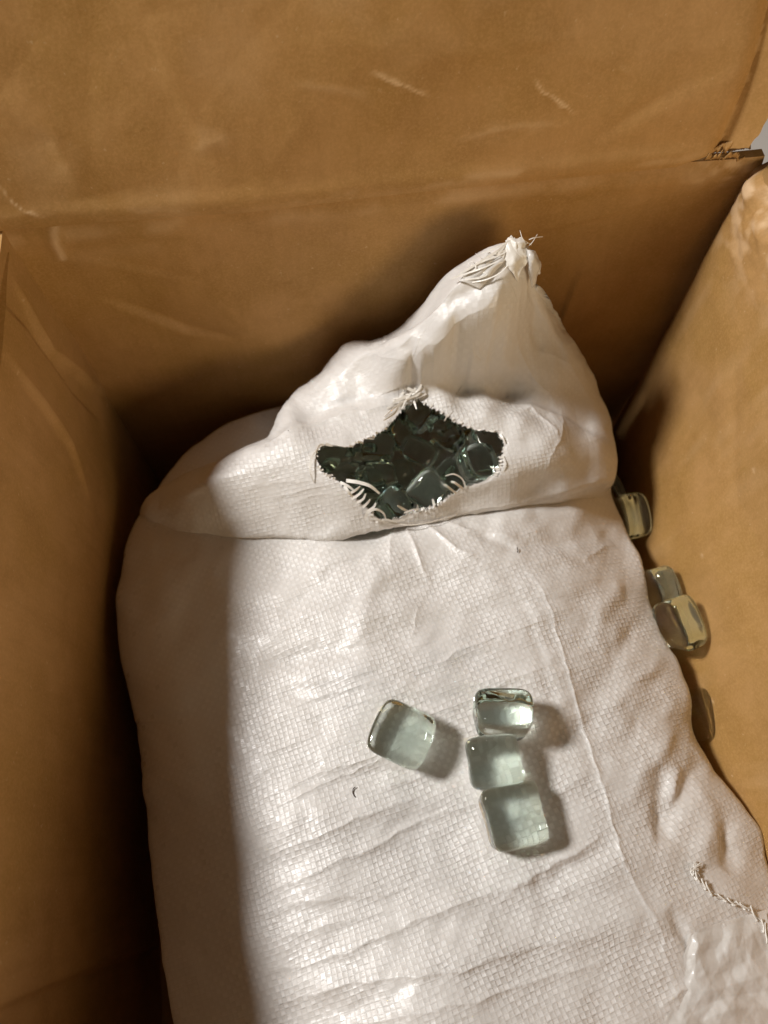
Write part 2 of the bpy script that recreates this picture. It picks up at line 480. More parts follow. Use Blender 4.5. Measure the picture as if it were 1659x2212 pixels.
def flap_wear(u, v):
    w = 0
    for k, (ln, h, wd) in enumerate(flap_cracks):
        d, s, p = poly_dist(u + 0.0006 * vnoise(u * 420, v * 420, 36), v + 0.0006 * vnoise(u * 420, v * 420, 37), flap_uv(ln))
        d = d * (1 + 0.6 * vnoise(u * 300, v * 300, 38))
        w = w + (0.75 if k < 2 or k == 3 else 0.15) * np.exp(-(d / (wd * (0.36 if k < 4 else 1.0))) ** 2) * np.sin(np.clip(p, 0.02, 0.98) * np.pi) ** 0.5
    w = w + 0.30 * np.exp(-((v - 0.0045) / 0.0022) ** 2) * np.clip(fbm(u * 45, v * 90, 33) * 2.4, 0, 1)
    w = w + 0.12 * np.clip(fbm(u * 30, v * 36, 35) * 2.2 - 0.5, 0, 1)
    return np.clip(w, 0, 1)
def flap_vstart(u):
    s = np.clip((u - (W - 0.024)) / 0.024, 0, 1)
    return 0.0085 * s ** 0.8 + 0.0006 * fbm(u * 900, u * 0 + 3.3, 41, 2) * (s > 0)
def flap_uend(v):
    return W + TH * 0.5 - 0.004 * np.exp(-v / 0.02) + 0.0035 * np.sin(v * 26) + 0.0008 * fbm(v * 130, v * 0, 44, 3)
back_flap = panel("back_flap", f_org, (1, 0, 0), f_dv, W, FH, 300, 190, flap_disp, flap_wear, vstart=flap_vstart, uend=flap_uend)

# torn fluting, shade painted into its brown, in the slit at the end of the flap's crease, and the paper curled over it
def ragged_strip(name, path, width, seed, mat, up, jag=0.0012, thick=0.0009, roll=0.0):
    """torn strip of board: a path with an uneven far edge"""
    n = 40; m = 6
    p = np.array(path, float); t = np.linspace(0, len(p) - 1, n); i = np.minimum(t.astype(int), len(p) - 2); f = (t - i)[:, None]
    c = p[i] * (1 - f) + p[i + 1] * f
    up = np.array(up, float)
    s = np.linspace(0, 1, m)
    wv = width * (0.65 + 0.35 * np.sin(np.linspace(0.15, 1, n) * np.pi)) + jag * fbm(np.arange(n) * 0.6, np.zeros(n), seed, 3) * 2
    g = c[None] + (s[:, None] * wv[None])[..., None] * up
    g += (np.sin(s[:, None] * 3.0) * roll)[..., None] * np.array([0, -1, 0.2])
    g[..., 1] += 0.0007 * fbm(np.arange(n)[None] * 0.9 + s[:, None] * 3, s[:, None] * 4 + np.zeros((1, n)), seed + 2, 3)
    nr = grid_normals(g)
    v = np.concatenate([g.reshape(-1, 3), (g - nr * thick).reshape(-1, 3)])
    k = n * m
    idx = np.arange(k).reshape(m, n)
    loop = np.concatenate([idx[0, :-1], idx[:-1, -1], idx[-1, :0:-1], idx[:0:-1, 0]]); nx = np.roll(loop, -1)
    q = np.concatenate([grid_quads(m, n), grid_quads(m, n, off=k)[:, ::-1], np.stack([nx, loop, loop + k, nx + k], -1)])
    return mesh_np(name, v, q, mat, box, smooth=True)
def bp(px, py, dy=0.0):
    d = ray(px, py); t = (YB + dy) / d[1]
    return (np.array([0, 0, CAMZ]) + d * t).tolist()
ragged_strip("torn_fluting_shade", [bp(1494, 336, 0.0040), bp(1530, 333, 0.0042), bp(1570, 328, 0.0044), bp(1600, 322, 0.0044), bp(1618, 322, 0.0050)], 0.0105, 3, CARD_TORN_SHADE, (0, 0.22, 1), 0.0022, 0.0012)
ragged_strip("torn_paper", [bp(1530, 322, 0.0010), bp(1555, 313, 0.0008), bp(1580, 303, 0.0004), bp(1604, 296, 0.0008)], 0.0018, 5, CARD, (0.1, -0.25, -1), 0.0016, 0.0004, 0.0008)
ragged_strip("torn_paper", [bp(1520, 346, -0.0003), bp(1550, 342, -0.0008), bp(1582, 339, -0.0010), bp(1602, 345, -0.0006)], 0.0020, 9, CARD, (0.05, -0.25, 1), 0.0022, 0.0004, 0.0007)
ragged_strip("torn_paper", [bp(1596, 322, 0.0012), bp(1604, 318, 0.0004), bp(1612, 314, 0.0002)], 0.0016, 13, CARD_TORN_SHADE, (0.2, -0.1, 1), 0.0012, 0.0006, 0.0006)

# left side panel (u runs from the front to the back)
def l_(pts): return [(L - a, b2) for a, b2 in wall_uv('left', pts)]
left_folds = [([(20, 590), (110, 760), (190, 830), (230, 850)], 0.0036, 0.014),
              ([(0, 640), (60, 700), (150, 840), (215, 905)], -0.0032, 0.016),
              ([(0, 740), (80, 860), (140, 960), (190, 1080)], 0.0024, 0.020)]
def left_disp(u, v):
    d = 0.0060 * crumple(u * 10, v * 10, 54) + 0.0006 * fbm(u * 18, v * 18, 53) + 0.0030 * fbm(u * 6, v * 6, 55, 2)
    for ln, h, w in left_folds: d += facet(u, v, l_(ln), h, w)
    # the glued joint: the board steps back behind the tab's edge
    x0 = l_([(0, 2184)])[0][0]
    s = 1 / (1 + np.exp(-(x0 - u) / 0.0004))
    return d - 0.0026 * s
panel("side_panel", (XL, YF, 0), (0, 1, 0), (0, 0, 1), L + 0.006, RIM, 300, 150, left_disp)

# right side panel: leans in a little where the sack does not hold it
def r_(pts): return wall_uv('right', pts)
def right_disp(u, v):
    dep = np.clip((RIM - v) / 0.16, 0, 1)
    d = 0.032 * np.sin(np.clip(u / 0.24, 0, 1) * np.pi / 2) ** 1.3 * dep
    d += 0.0060 * crumple(u * 10, v * 10, 64) + 0.0006 * fbm(u * 18, v * 18, 63) + 0.0030 * fbm(u * 6, v * 6, 65, 2)
    d += -0.0045 * np.exp(-((u) / 0.005) ** 2)       # back edge turned away from the corner
    d += -0.005 * np.exp(-((RIM - v) / 0.004) ** 2)                                       # rim rolls outward
    near = np.exp(-(u / 0.05) ** 2) * np.exp(-((RIM - v) / 0.022) ** 2)
    d += near * (0.0035 * fbm(u * 95, v * 130, 68, 3) + 0.0012 * np.abs(fbm(u * 160, v * 160, 69, 3)))
    d += crease(u, v, r_([(1640, 610), (1600, 800), (1610, 1000), (1640, 1150)]), -0.0008, 0.006)
    return d
def right_wear(u, v):
    near = np.exp(-(u / 0.055) ** 2) * np.exp(-((RIM - v) / 0.026) ** 2)
    w = near * np.clip(fbm(u * 110, v * 150, 71, 4) * 2.4 + 0.15, 0, 1) * 0.75
    for q in ((1582, 1190), (1520, 1352), (1640, 1500), (1655, 1010)):
        a, b2 = r_([q])[0]
        w += 0.5 * np.exp(-(((u - a) ** 2 + (v - b2) ** 2) / 0.0009 ** 2))
    w += 0.14 * np.clip(fbm(u * 60, v * 12, 75, 3) * 2.4 - 0.7, 0, 1)
    return np.clip(w, 0, 1)
panel("side_panel", (XR, YB - 0.0005, 0), (0, -1, 0), (0, 0, 1), L, RIM, 300, 190, right_disp, right_wear)
panel("front_panel", (XR + TH, YF, 0), (-1, 0, 0), (0, 0, 1), W + 2 * TH, RIM, 60, 50, lambda u, v: 0.002 * fbm(u * 9, v * 9, 81))
panel("bottom_panel", (XL - 0.012, YF - 0.012, -0.001), (1, 0, 0), (0, 1, 0), W + 0.024, L + 0.024, 40, 40, lambda u, v: 0.0006 * fbm(u * 9, v * 9, 83))
# the other flaps are folded out and down
def tilt_flap(name, org, along, outv, ln, wd, drop, seed, wear=None):
    dv = np.array(outv, float) * math.cos(drop) + np.array([0, 0, -math.sin(drop)])
    panel(name, org, along, dv, ln, wd, 90, 50, lambda u, v: 0.0014 * fbm(u * 14, v * 14, seed) - 0.004 * np.exp(-(v / 0.004) ** 2) + np.exp(-(u / 0.03) ** 2) * 0.002 * fbm(u * 90, v * 90, seed + 4, 3), wear)
tilt_flap("side_flap", (XR + 0.006, YB - 0.006, RIM - 0.001), (0, -1, 0), (1, 0, 0), L - 0.012, 0.14, R(38), 91,
          lambda u, v: np.clip(np.exp(-(u / 0.04) ** 2) * (0.5 + fbm(u * 90, v * 90, 97, 3)), 0, 1))
tilt_flap("side_flap", (XL - 0.005, YF + 0.006, RIM - 0.001), (0, 1, 0), (-1, 0, 0), L - 0.012, 0.14, R(55), 93)
tilt_flap("front_flap", (XL, YF - 0.006, RIM - 0.001), (1, 0, 0), (0, -1, 0), W, 0.14, R(50), 95)
for i_, o_ in enumerate(box.children):
    pass

# ------------------------------------------------------------------ the sack: body
sack = thing("woven_sack", "white woven plastic sack lying in the box, torn open near its gathered neck", "sack", tuple(V(900, 1560, 2.03)))
SINV = sack.location.copy()
def sack_part(name, verts, quads, mat, uv=None, smooth=True, weave=None):
    o = mesh_np(name, verts - np.array(SINV), quads, mat, sack, uv, smooth)
    if weave is not None:
        a = o.data.attributes.new('weave', 'FLOAT', 'POINT'); a.data.foreach_set('value', np.ascontiguousarray(weave, dtype=np.float32))
    return o
def sstep(x, a, b):
    t = np.clip((x - a) / (b - a), 0, 1); return t * t * (3 - 2 * t)

PITCH_T = 0.00202
ua = np.array([math.cos(R(20) + YAW), math.sin(R(20) + YAW)])
va = np.array([-ua[1], ua[0]])

body_out = [(600, 884, 1.56), (500, 915, 1.58), (415, 970, 1.58), (350, 1040, 1.57), (303, 1110, 1.57), (272, 1185, 1.56), (255, 1260, 1.55), (249, 1330, 1.55),
            (262, 1425, 1.55), (283, 1520, 1.55), (299, 1610, 1.55), (310, 1710, 1.54), (325, 1850, 1.53), (342, 1985, 1.52), (358, 2110, 1.50), (380, 2230, 1.49),
            (430, 2330, 1.47), (560, 2420, 1.44), (800, 2450, 1.42), (1100, 2450, 1.42), (1400, 2440, 1.45), (1620, 2400, 1.50), (1745, 2290, 1.52), (1780, 2150, 1.52),
            (1730, 2020, 1.52), (1674, 1900, 1.52), (1648, 1800, 1.52), (1612, 1745, 1.52), (1566, 1692, 1.53), (1530, 1632, 1.54), (1500, 1580, 1.55), (1490, 1515, 1.54), (1468, 1440, 1.53),
            (1430, 1368, 1.53), (1405, 1295, 1.55), (1386, 1220, 1.57), (1352, 1145, 1.61), (1326, 1060, 1.63), (1318, 980, 1.66), (1290, 900, 1.66), (1150, 830, 1.68), (900, 810, 1.66), (720, 840, 1.60)]
body_top = TPS([(1000, 1650, 1.40), (860, 1590, 1.39), (700, 1400, 1.398), (560, 1750, 1.405), (640, 1650, 1.400), (560, 1450, 1.415), (900, 1300, 1.40), (1100, 1300, 1.405), (1200, 1450, 1.405),
                (1300, 1650, 1.41), (1250, 1250, 1.44), (1350, 1400, 1.46), (1430, 1600, 1.455), (1400, 1800, 1.42), (1500, 1950, 1.43), (1620, 2100, 1.45), (1300, 2100, 1.395), (900, 1850, 1.392),
                (700, 2000, 1.397), (560, 2050, 1.418), (470, 2100, 1.455), (900, 2150, 1.36), (900, 2400, 1.36), (600, 2300, 1.435), (1250, 2350, 1.38),
                (420, 1900, 1.465), (400, 1600, 1.45), (380, 1350, 1.46), (480, 1250, 1.445), (620, 1230, 1.43), (760, 1180, 1.424), (900, 1165, 1.416), (1050, 1150, 1.424), (1200, 1130, 1.47), (1310, 1160, 1.53),
                (350, 1150, 1.50), (450, 1080, 1.50), (480, 980, 1.53), (560, 920, 1.56), (650, 1030, 1.56), (760, 1050, 1.66), (885, 1000, 1.62), (1000, 1020, 1.59), (1150, 1000, 1.60), (1000, 1100, 1.445), (1130, 1092, 1.462), (870, 1122, 1.44), (720, 1142, 1.45), (1240, 1062, 1.515), (900, 860, 1.68), (1250, 1000, 1.60), (1150, 870, 1.66)])

# folds of the cloth: photo polyline, height mm, width mm, kind ('r' sharp ridge with a steep near side, 'b' soft swell)
body_folds = [
    ([(560, 1722), (576, 1715), (680, 1680), (780, 1641), (860, 1610)], 0.9, 1.5, 'r'), ([(560, 1762), (594, 1747), (705, 1697), (816, 1639), (880, 1600)], 1.2, 1.8, 'r'),
    ([(760, 1725), (793, 1713), (906, 1678), (985, 1640)], 0.8, 1.6, 'r'), ([(570, 1856), (610, 1837), (758, 1774), (838, 1747), (930, 1712)], 1.3, 2.0, 'r'),
    ([(580, 1932), (626, 1911), (758, 1848), (875, 1792), (960, 1755), (1040, 1730)], 1.9, 2.4, 'r'), ([(560, 1985), (672, 1945), (821, 1934), (940, 1900), (1030, 1870)], 1.0, 2.0, 'r'),
    ([(570, 2105), (702, 2070), (791, 2041), (880, 1999), (985, 1957), (1071, 1929), (1150, 1890)], 1.8, 2.4, 'r'),
    ([(580, 2165), (732, 2130), (866, 2109), (985, 2095), (1118, 2058), (1240, 2029), (1330, 2014)], 1.5, 2.2, 'r'),
    ([(600, 2240), (760, 2215), (933, 2184), (1065, 2151), (1197, 2104), (1346, 2065)], 1.4, 2.4, 'r'),
    ([(590, 2030), (700, 1992), (800, 1975), (900, 1940)], 0.7, 1.4, 'r'),
    ([(900, 1450), (1012, 1399), (1091, 1369), (1180, 1340)], 1.7, 4.0, 'r'), ([(850, 1580), (960, 1530), (1080, 1480), (1200, 1440)], 1.2, 3.4, 'r'),
    ([(1040, 1790), (1125, 1765), (1230, 1700), (1300, 1660)], 1.1, 3.0, 'r'), ([(1060, 1960), (1125, 1905), (1197, 1867), (1329, 1790)], 2.0, 4.0, 'r'),
    ([(1125, 1935), (1200, 1898), (1330, 1822)], -2.0, 4.0, 'b'),
    ([(845, 1169), (821, 1229), (786, 1303), (780, 1387), (800, 1450)], 1.8, 6.0, 'b'), ([(559, 1440), (640, 1425), (732, 1407), (830, 1400)], -1.6, 4.5, 'b'),
    ([(600, 1330), (650, 1295), (732, 1229), (800, 1200)], -1.4, 4.0, 'b'), ([(560, 1310), (640, 1262), (740, 1210), (820, 1180)], 1.0, 2.4, 'r'),
    ([(560, 1390), (700, 1320), (790, 1290)], 0.9, 2.6, 'r'), ([(560, 1560), (700, 1500), (830, 1470)], 0.9, 3.0, 'r'), ([(550, 1640), (650, 1600), (760, 1570)], 0.8, 2.2, 'r'),
    ([(872, 1125), (880, 1150), (905, 1200), (930, 1260)], 2.0, 1.8, 'r'), ([(900, 1118), (930, 1140), (985, 1185), (1040, 1215)], 2.2, 1.8, 'r'), ([(850, 1130), (845, 1170), (838, 1220)], 1.6, 1.8, 'r'), ([(930, 1118), (1010, 1142), (1120, 1160)], 1.8, 2.0, 'r'), ([(990, 1125), (1060, 1160), (1110, 1180)], -1.6, 3.0, 'b'),
    ([(905, 1310), (895, 1350), (880, 1390)], 0.5, 1.0, 'r'),
    ([(1040, 1180), (1180, 1175), (1290, 1150)], -2.4, 6.0, 'b'), ([(1260, 1210), (1300, 1185), (1335, 1170)], 1.4, 3.0, 'r'),
    # the sharp lengthwise crease
    ([(1120, 1195), (1131, 1221), (1177, 1286), (1214, 1389), (1230, 1462), (1257, 1551), (1285, 1640), (1318, 1760), (1342, 1860), (1390, 1955), (1428, 2020), (1448, 2100), (1475, 2215)], 0.9, 0.9, 'r'),
    ([(1085, 1230), (1140, 1330), (1175, 1440), (1205, 1560), (1240, 1680)], -0.7, 3.0, 'b'),
    # hanks near the sewn end
    ([(1426, 1647), (1434, 1730), (1432, 1816)], -2.6, 4.0, 'b'), ([(1521, 1624), (1477, 1717), (1437, 1771), (1424, 1840)], -2.8, 4.0, 'b'), ([(1470, 1650), (1450, 1720), (1440, 1760)], 1.8, 3.4, 'b'),
    ([(1580, 1770), (1583, 1830), (1578, 1885)], -2.6, 4.0, 'b'), ([(1540, 1720), (1530, 1800), (1500, 1880)], 1.8, 4.5, 'b'), ([(1330, 1640), (1380, 1560), (1440, 1500)], -1.8, 4.5, 'b'),
    ([(1290, 1560), (1370, 1480), (1440, 1420)], 1.4, 4.0, 'b'), ([(1350, 1740), (1400, 1660), (1470, 1560)], 1.6, 4.0, 'b'), ([(1490, 2000), (1500, 2080), (1530, 2160)], 1.6, 3.2, 'r'),
    ([(1440, 1960), (1490, 2040), (1500, 2120)], -1.8, 3.0, 'b'), ([(1560, 1990), (1600, 2060), (1640, 2110)], 1.5, 2.6, 'r'), ([(1430, 2180), (1470, 2140), (1520, 2130)], 1.3, 2.0, 'r'),
    ([(1360, 1240), (1300, 1320), (1290, 1400)], 1.2, 4.0, 'b'), ([(1400, 1330), (1340, 1400), (1310, 1480)], -1.2, 3.5, 'b'),
]

def fold_field(X, Y, D, folds, base):
    out = np.zeros_like(X)
    for ln, h, w, kind in folds:
        ln = np.array(ln, float)
        q = P(ln[:, 0], ln[:, 1], base(ln[:, 0], ln[:, 1]))
        w *= 1e-3; h *= 0.9e-3
        pad = w * 5
        m = (X > q[:, 0].min() - pad) & (X < q[:, 0].max() + pad) & (Y > q[:, 1].min() - pad) & (Y < q[:, 1].max() + pad)
        if not m.any(): continue
        x, y = X[m], Y[m]
        wob = 0.0012 * fbm(x * 120, y * 120, 301, 2)
        d, s, p = poly_dist(x + wob, y - wob, q[:, :2])
        tp = np.sin(np.clip(p, 0, 1) * np.pi) ** 0.7
        if kind == 'r':
            near = 1.0; far = 2.6
            if s.size:
                ww = np.where(s < 0, w * near, w * far)      # below the line (towards the viewer) is the steep side
                f = 0.85 * np.exp(-(d / ww)) + 0.16 * np.exp(-d / 0.0006)
        else:
            f = np.exp(-(d / w) ** 2)
        out[m] += h * tp * f
    return out

BC = (900.0, 1560.0)
NA, NR, NS = 1400, 330, 36
ang = np.linspace(-np.pi, np.pi, NA, endpoint=False)
bo = polar_resample(body_out, BC, ang)
bo[:, 0] += 3.0 * fbm(ang * 9, ang * 0, 111, 3); bo[:, 1] += 3.0 * fbm(ang * 9, ang * 0 + 7, 113, 3)
v = np.linspace(0.004, 1, NR) ** 0.85
v0 = 0.80
PX = BC[0] + (bo[:, 0] - BC[0])[None] * v[:, None]
PY = BC[1] + (bo[:, 1] - BC[1])[None] * v[:, None]
s = np.clip((v - v0) / (1 - v0), 0, 1)[:, None]
k = 1 - np.sqrt(np.maximum(0, 1 - s ** 2))
Tb = body_top(PX, PY)
D = Tb * (1 - k) + np.maximum(bo[:, 2][None], Tb + 0.01) * k
base = P(PX, PY, D)
eq = base[-1]
cw = np.array([eq[:, 0].mean(), eq[:, 1].mean()])
a = np.linspace(0, 1, NS + 1)[1:, None]
FLOORZ = 0.0045
sk = np.zeros((NS, NA, 3))
shr = 1 - 0.10 * (1 - np.cos(a * np.pi / 2)) ** 1.2
sk[..., :2] = cw + (eq[None, :, :2] - cw) * shr[..., None]
sk[..., 2] = eq[None, :, 2] + (FLOORZ - eq[None, :, 2]) * np.sin(a * np.pi / 2)
full = np.concatenate([base, sk], 0)
nrm = grid_normals(full, True)
if nrm[20, :, 2].mean() < 0: nrm = -nrm; flip = True
else: flip = False
X, Y = full[..., 0], full[..., 1]
uu = X * ua[0] + Y * ua[1]; vv = X * va[0] + Y * va[1]
disp = np.zeros((NR + NS, NA))
disp[:NR] = fold_field(X[:NR], Y[:NR], D, body_folds, body_top)
fade = np.clip((v - 0.02) / 0.05, 0, 1)[:, None]
flank = np.clip((PX - 480) / 200, 0.25, 1.0) * (1 - 0.45 * sstep(PX, 1180, 1380))
disp[:NR] += flank * (0.00055 * fbm(uu[:NR] * 26, vv[:NR] * 105, 121, 3) + 0.0003 * np.abs(fbm(uu[:NR] * 20, vv[:NR] * 90, 123, 2)))
disp[:NR] += 0.0058 * flank * crumple(uu[:NR] * 14, vv[:NR] * 36, 127) + 0.0014 * flank * crumple(uu[:NR] * 50, vv[:NR] * 90, 129)
disp += 0.0013 * fbm(uu * 30 + full[..., 2] * 20, vv * 34 + full[..., 2] * 30, 125, 3)
full = full + nrm * disp[..., None]
full[..., 2] = np.maximum(full[..., 2], FLOORZ)
q = grid_quads(NR + NS, NA, True)
# close the middle and the underside
c0 = full[0].mean(0); c1 = full[-1].mean(0)
verts = np.concatenate([full.reshape(-1, 3), [c0, c1]])
n0 = len(verts) - 2
i = np.arange(NA); j = (i + 1) % NA
capa = np.stack([np.full(NA, n0), i, j, j], -1)
uv = np.stack([np.append(uu.ravel(), [c0[:2] @ ua, 0]), np.append(vv.ravel(), [c0[:2] @ va, 0])], -1) / PITCH_T
if not flip: q = q[:, ::-1]
# centre fan as quads joining pairs of spokes
ii = np.arange(0, NA, 2)
fan = np.stack([np.full(len(ii), n0), ii, (ii + 1) % NA, (ii + 2) % NA], -1)
lo = (NR + NS - 1) * NA
fan2 = np.stack([np.full(len(ii), n0 + 1), lo + ii, lo + (ii + 1) % NA, lo + (ii + 2) % NA], -1)
if flip: fan = fan[:, ::-1]
if flip: fan2 = fan2
wm = np.full((NR + NS, NA), 0.35)
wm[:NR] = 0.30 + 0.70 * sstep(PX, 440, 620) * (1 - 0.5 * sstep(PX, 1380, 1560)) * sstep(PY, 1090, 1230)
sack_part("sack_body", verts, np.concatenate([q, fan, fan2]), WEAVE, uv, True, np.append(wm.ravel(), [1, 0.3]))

def body_D(px, py):
    return float(body_top(np.array([px]), np.array([py]))[0])

# ------------------------------------------------------------------ the sack: folded neck with the torn hole
HC = (885.0, 1000.0)
hole = [(902, 866), (930, 880), (960, 896), (985, 913), (1010, 924), (1045, 930), (1075, 937), (1086, 960), (1084, 985), (1074, 1015), (1058, 1032), (1020, 1048), (985, 1062), (955, 1082), (925, 1098),
        (890, 1106), (862, 1118), (825, 1124), (800, 1104), (765, 1072), (725, 1036), (700, 1020), (687, 1002), (684, 984), (692, 966), (715, 960), (745, 966), (785, 950), (812, 938), (838, 920), (855, 903), (872, 882)]
neck_out = [(1085, 524, 1.09), (1108, 516, 1.085), (1138, 532, 1.09), (1158, 562, 1.10), (1164, 608, 1.13), (1190, 640, 1.22), (1225, 690, 1.32), (1260, 750, 1.40), (1290, 820, 1.46), (1312, 880, 1.50),
            (1326, 940, 1.52), (1333, 1000, 1.52), (1330, 1036, 1.51), (1290, 1052, 1.49), (1200, 1078, 1.455), (1100, 1098, 1.435), (1000, 1114, 1.425), (925, 1130, 1.42), (850, 1140, 1.415), (790, 1152, 1.415),
            (720, 1166, 1.42), (640, 1162, 1.425), (560, 1160, 1.435), (480, 1158, 1.465), (390, 1150, 1.50), (318, 1128, 1.56), (304, 1100, 1.57), (350, 1054, 1.51), (430, 1015, 1.47), (520, 975, 1.44),
            (572, 952, 1.43), (588, 932, 1.44), (600, 905, 1.45), (640, 850, 1.45), (690, 795, 1.44), (750, 744, 1.40), (800, 726, 1.36), (855, 710, 1.32), (882, 693, 1.29), (920, 655, 1.24), (960, 610, 1.19), (1000, 575, 1.14), (1045, 548, 1.11)]
neck_top = TPS([(1095, 545, 1.05), (1130, 590, 1.075), (1060, 600, 1.075), (1000, 650, 1.11), (960, 690, 1.135), (900, 715, 1.185), (1060, 680, 1.13), (1180, 720, 1.26), (1130, 690, 1.18), (1050, 750, 1.235), (960, 750, 1.19), (885, 770, 1.215),
                (1200, 810, 1.345), (1100, 805, 1.302), (1000, 795, 1.27), (935, 815, 1.285), (1000, 842, 1.345), (1100, 852, 1.372), (1190, 880, 1.385), (1270, 915, 1.44), (1290, 860, 1.44),
                (965, 868, 1.318), (1050, 888, 1.322), (1130, 905, 1.332), (1195, 935, 1.345), (1280, 945, 1.425), (820, 780, 1.275), (860, 800, 1.255), (720, 820, 1.335), (650, 890, 1.37), (780, 850, 1.335), (850, 856, 1.325), (895, 858, 1.325),
                (960, 890, 1.322), (1040, 922, 1.330), (1085, 950, 1.34), (1140, 950, 1.338), (1090, 1000, 1.348), (1180, 1010, 1.365), (1270, 1010, 1.43), (1040, 1045, 1.375), (1150, 1060, 1.418), (940, 1090, 1.388), (1000, 1090, 1.408),
                (850, 1120, 1.397), (760, 1075, 1.345), (700, 1020, 1.322), (684, 985, 1.315), (740, 960, 1.312), (830, 920, 1.312), (620, 990, 1.322), (640, 945, 1.318), (560, 1005, 1.342), (500, 1040, 1.37), (420, 1060, 1.42), (350, 1085, 1.48),
                (620, 1060, 1.362), (700, 1110, 1.385), (600, 1120, 1.405), (480, 1110, 1.42), (400, 1115, 1.45), (780, 1130, 1.392)], lam=3e-4)
neck_folds = [
    ([(560, 968), (590, 948), (700, 912), (790, 890), (850, 876), (890, 850)], 2.2, 2.6, 'r'), ([(600, 925), (700, 885), (790, 862), (850, 850)], -2.0, 3.4, 'b'),
    ([(895, 868), (912, 835), (960, 850), (1040, 862), (1120, 868), (1190, 890), (1215, 940)], 1.4, 3.0, 'b'), ([(915, 832), (1000, 846), (1080, 850), (1170, 872), (1260, 915), (1330, 945)], -1.6, 3.0, 'b'),
    ([(1095, 905), (1150, 880), (1200, 930), (1205, 965)], 1.2, 1.4, 'r'), ([(870, 855), (885, 800), (860, 775), (800, 760)], 1.2, 2.4, 'r'), ([(905, 850), (890, 800), (880, 740)], -1.8, 3.0, 'b'),
    ([(1130, 600), (1120, 680), (1090, 760), (1060, 820)], 1.6, 3.4, 'b'), ([(1150, 620), (1170, 680), (1180, 760)], -1.6, 3.0, 'b'), ([(1090, 610), (1040, 660), (960, 720), (890, 770)], 1.4, 2.6, 'r'),
    ([(1070, 600), (1000, 640), (930, 680)], -1.5, 2.6, 'b'), ([(1120, 700), (1140, 790), (1190, 850)], 1.2, 3.0, 'r'), ([(1030, 720), (1050, 770), (1010, 800)], 0.9, 2.0, 'r'), ([(1150, 740), (1230, 790), (1290, 870)], 1.0, 3.0, 'r'),
    ([(520, 1060), (620, 1040), (700, 1035)], 0.5, 1.2, 'r'), ([(560, 1080), (650, 1058), (720, 1046)], 0.6, 1.2, 'r'), ([(580, 1098), (660, 1075), (740, 1064)], 0.4, 1.0, 'r'),
    ([(880, 1112), (960, 1118), (1060, 1095), (1180, 1072)], 0.8, 1.2, 'r'), ([(900, 1108), (1000, 1060), (1080, 1030), (1180, 1030)], 1.0, 2.6, 'b'), ([(1100, 1060), (1200, 1040), (1310, 1010)], -1.2, 3.4, 'b'),
    ([(760, 1130), (700, 1160), (640, 1165)], 0.9, 1.8, 'b'), ([(1215, 880), (1212, 940), (1185, 1010), (1170, 1060)], 0.9, 2.4, 'r'), ([(380, 1070), (470, 1035), (560, 1000)], 0.9, 3.5, 'b'),
]
NA2, NR2 = 1300, 190
ang = np.linspace(-np.pi, np.pi, NA2, endpoint=False)
hi_ = polar_resample([(x, y) for x, y in hole], HC, ang)
no = polar_resample(neck_out, HC, ang)
# torn edge: stepped by the width of the tapes
tk = np.floor(ang * 52)
jag = (hash2(tk, tk * 0, 5) * 3.2 + hash2(np.floor(ang * 160), tk * 0, 9) * 1.2)
dirv = (hi_ - np.array(HC)); ln_ = np.linalg.norm(dirv, axis=1, keepdims=True)
hi_ = hi_ + dirv / ln_ * jag[:, None]
no[:, 0] += 2.2 * fbm(ang * 14, ang * 0, 131, 3); no[:, 1] += 2.2 * fbm(ang * 14, ang * 0 + 5, 133, 3)
v = np.linspace(0, 1, NR2) ** 0.9
PX = hi_[:, 0][None] + (no[:, 0] - hi_[:, 0])[None] * v[:, None]
PY = hi_[:, 1][None] + (no[:, 1] - hi_[:, 1])[None] * v[:, None]
Tn = neck_top(PX, PY)
gapw = np.linalg.norm(no[:, :2] - hi_, axis=1)
front = np.clip((no[:, 1] - 1030) / 60, 0, 1)
v0 = np.clip(1 - (42.0 - 27.0 * front + 95.0 * sstep(-no[:, 0], -560, -420)) / gapw, 0.15, 0.96)[None]
s = np.clip((v[:, None] - v0) / (1 - v0), 0, 1)
k = 1 - np.sqrt(np.maximum(0, 1 - s ** 2))
D = Tn * (1 - k) + np.maximum(no[:, 2][None], Tn + 0.006) * k
base = P(PX, PY, D)
eq = base[-1]
cwn = P(HC[0], HC[1], 1.5)
# tuck under
NT = 14
a = np.linspace(0, 1, NT + 1)[1:, None]
tuck = np.zeros((NT, NA2, 3))
inw = (cwn[:2] - eq[:, :2]); inl = np.linalg.norm(inw, axis=1, keepdims=True); inw = inw / inl
# the lip near the viewer is a thin turned edge, the other sides hang further down
front = np.clip((no[:, 1] - 1030) / 60, 0, 1)
dropm = 0.052 * (1 - front) + 0.0040 * front
inm = 0.010 * (1 - front) + 0.007 * front
tuck[..., :2] = eq[None, :, :2] + inw[None] * (inm[None] * (1 - np.cos(a * np.pi / 2)))[..., None]
tuck[..., 2] = eq[None, :, 2] - dropm[None] * np.sin(a * np.pi / 2)
full = np.concatenate([base, tuck], 0)
nrm = grid_normals(full, True)
flip = nrm[40, :, 2].mean() < 0
if flip: nrm = -nrm
X, Y = full[..., 0], full[..., 1]
un = np.array([math.cos(R(14) + YAW), math.sin(R(14) + YAW)]); vn = np.array([-un[1], un[0]])
uu = X * un[0] + Y * un[1]; vv = X * vn[0] + Y * vn[1] + full[..., 2] * 0.5
disp = np.zeros(full.shape[:2])
disp[:NR2] = fold_field(X[:NR2], Y[:NR2], D, neck_folds, neck_top)
disp += 0.0011 * fbm(X * 42, Y * 42, 141, 3)
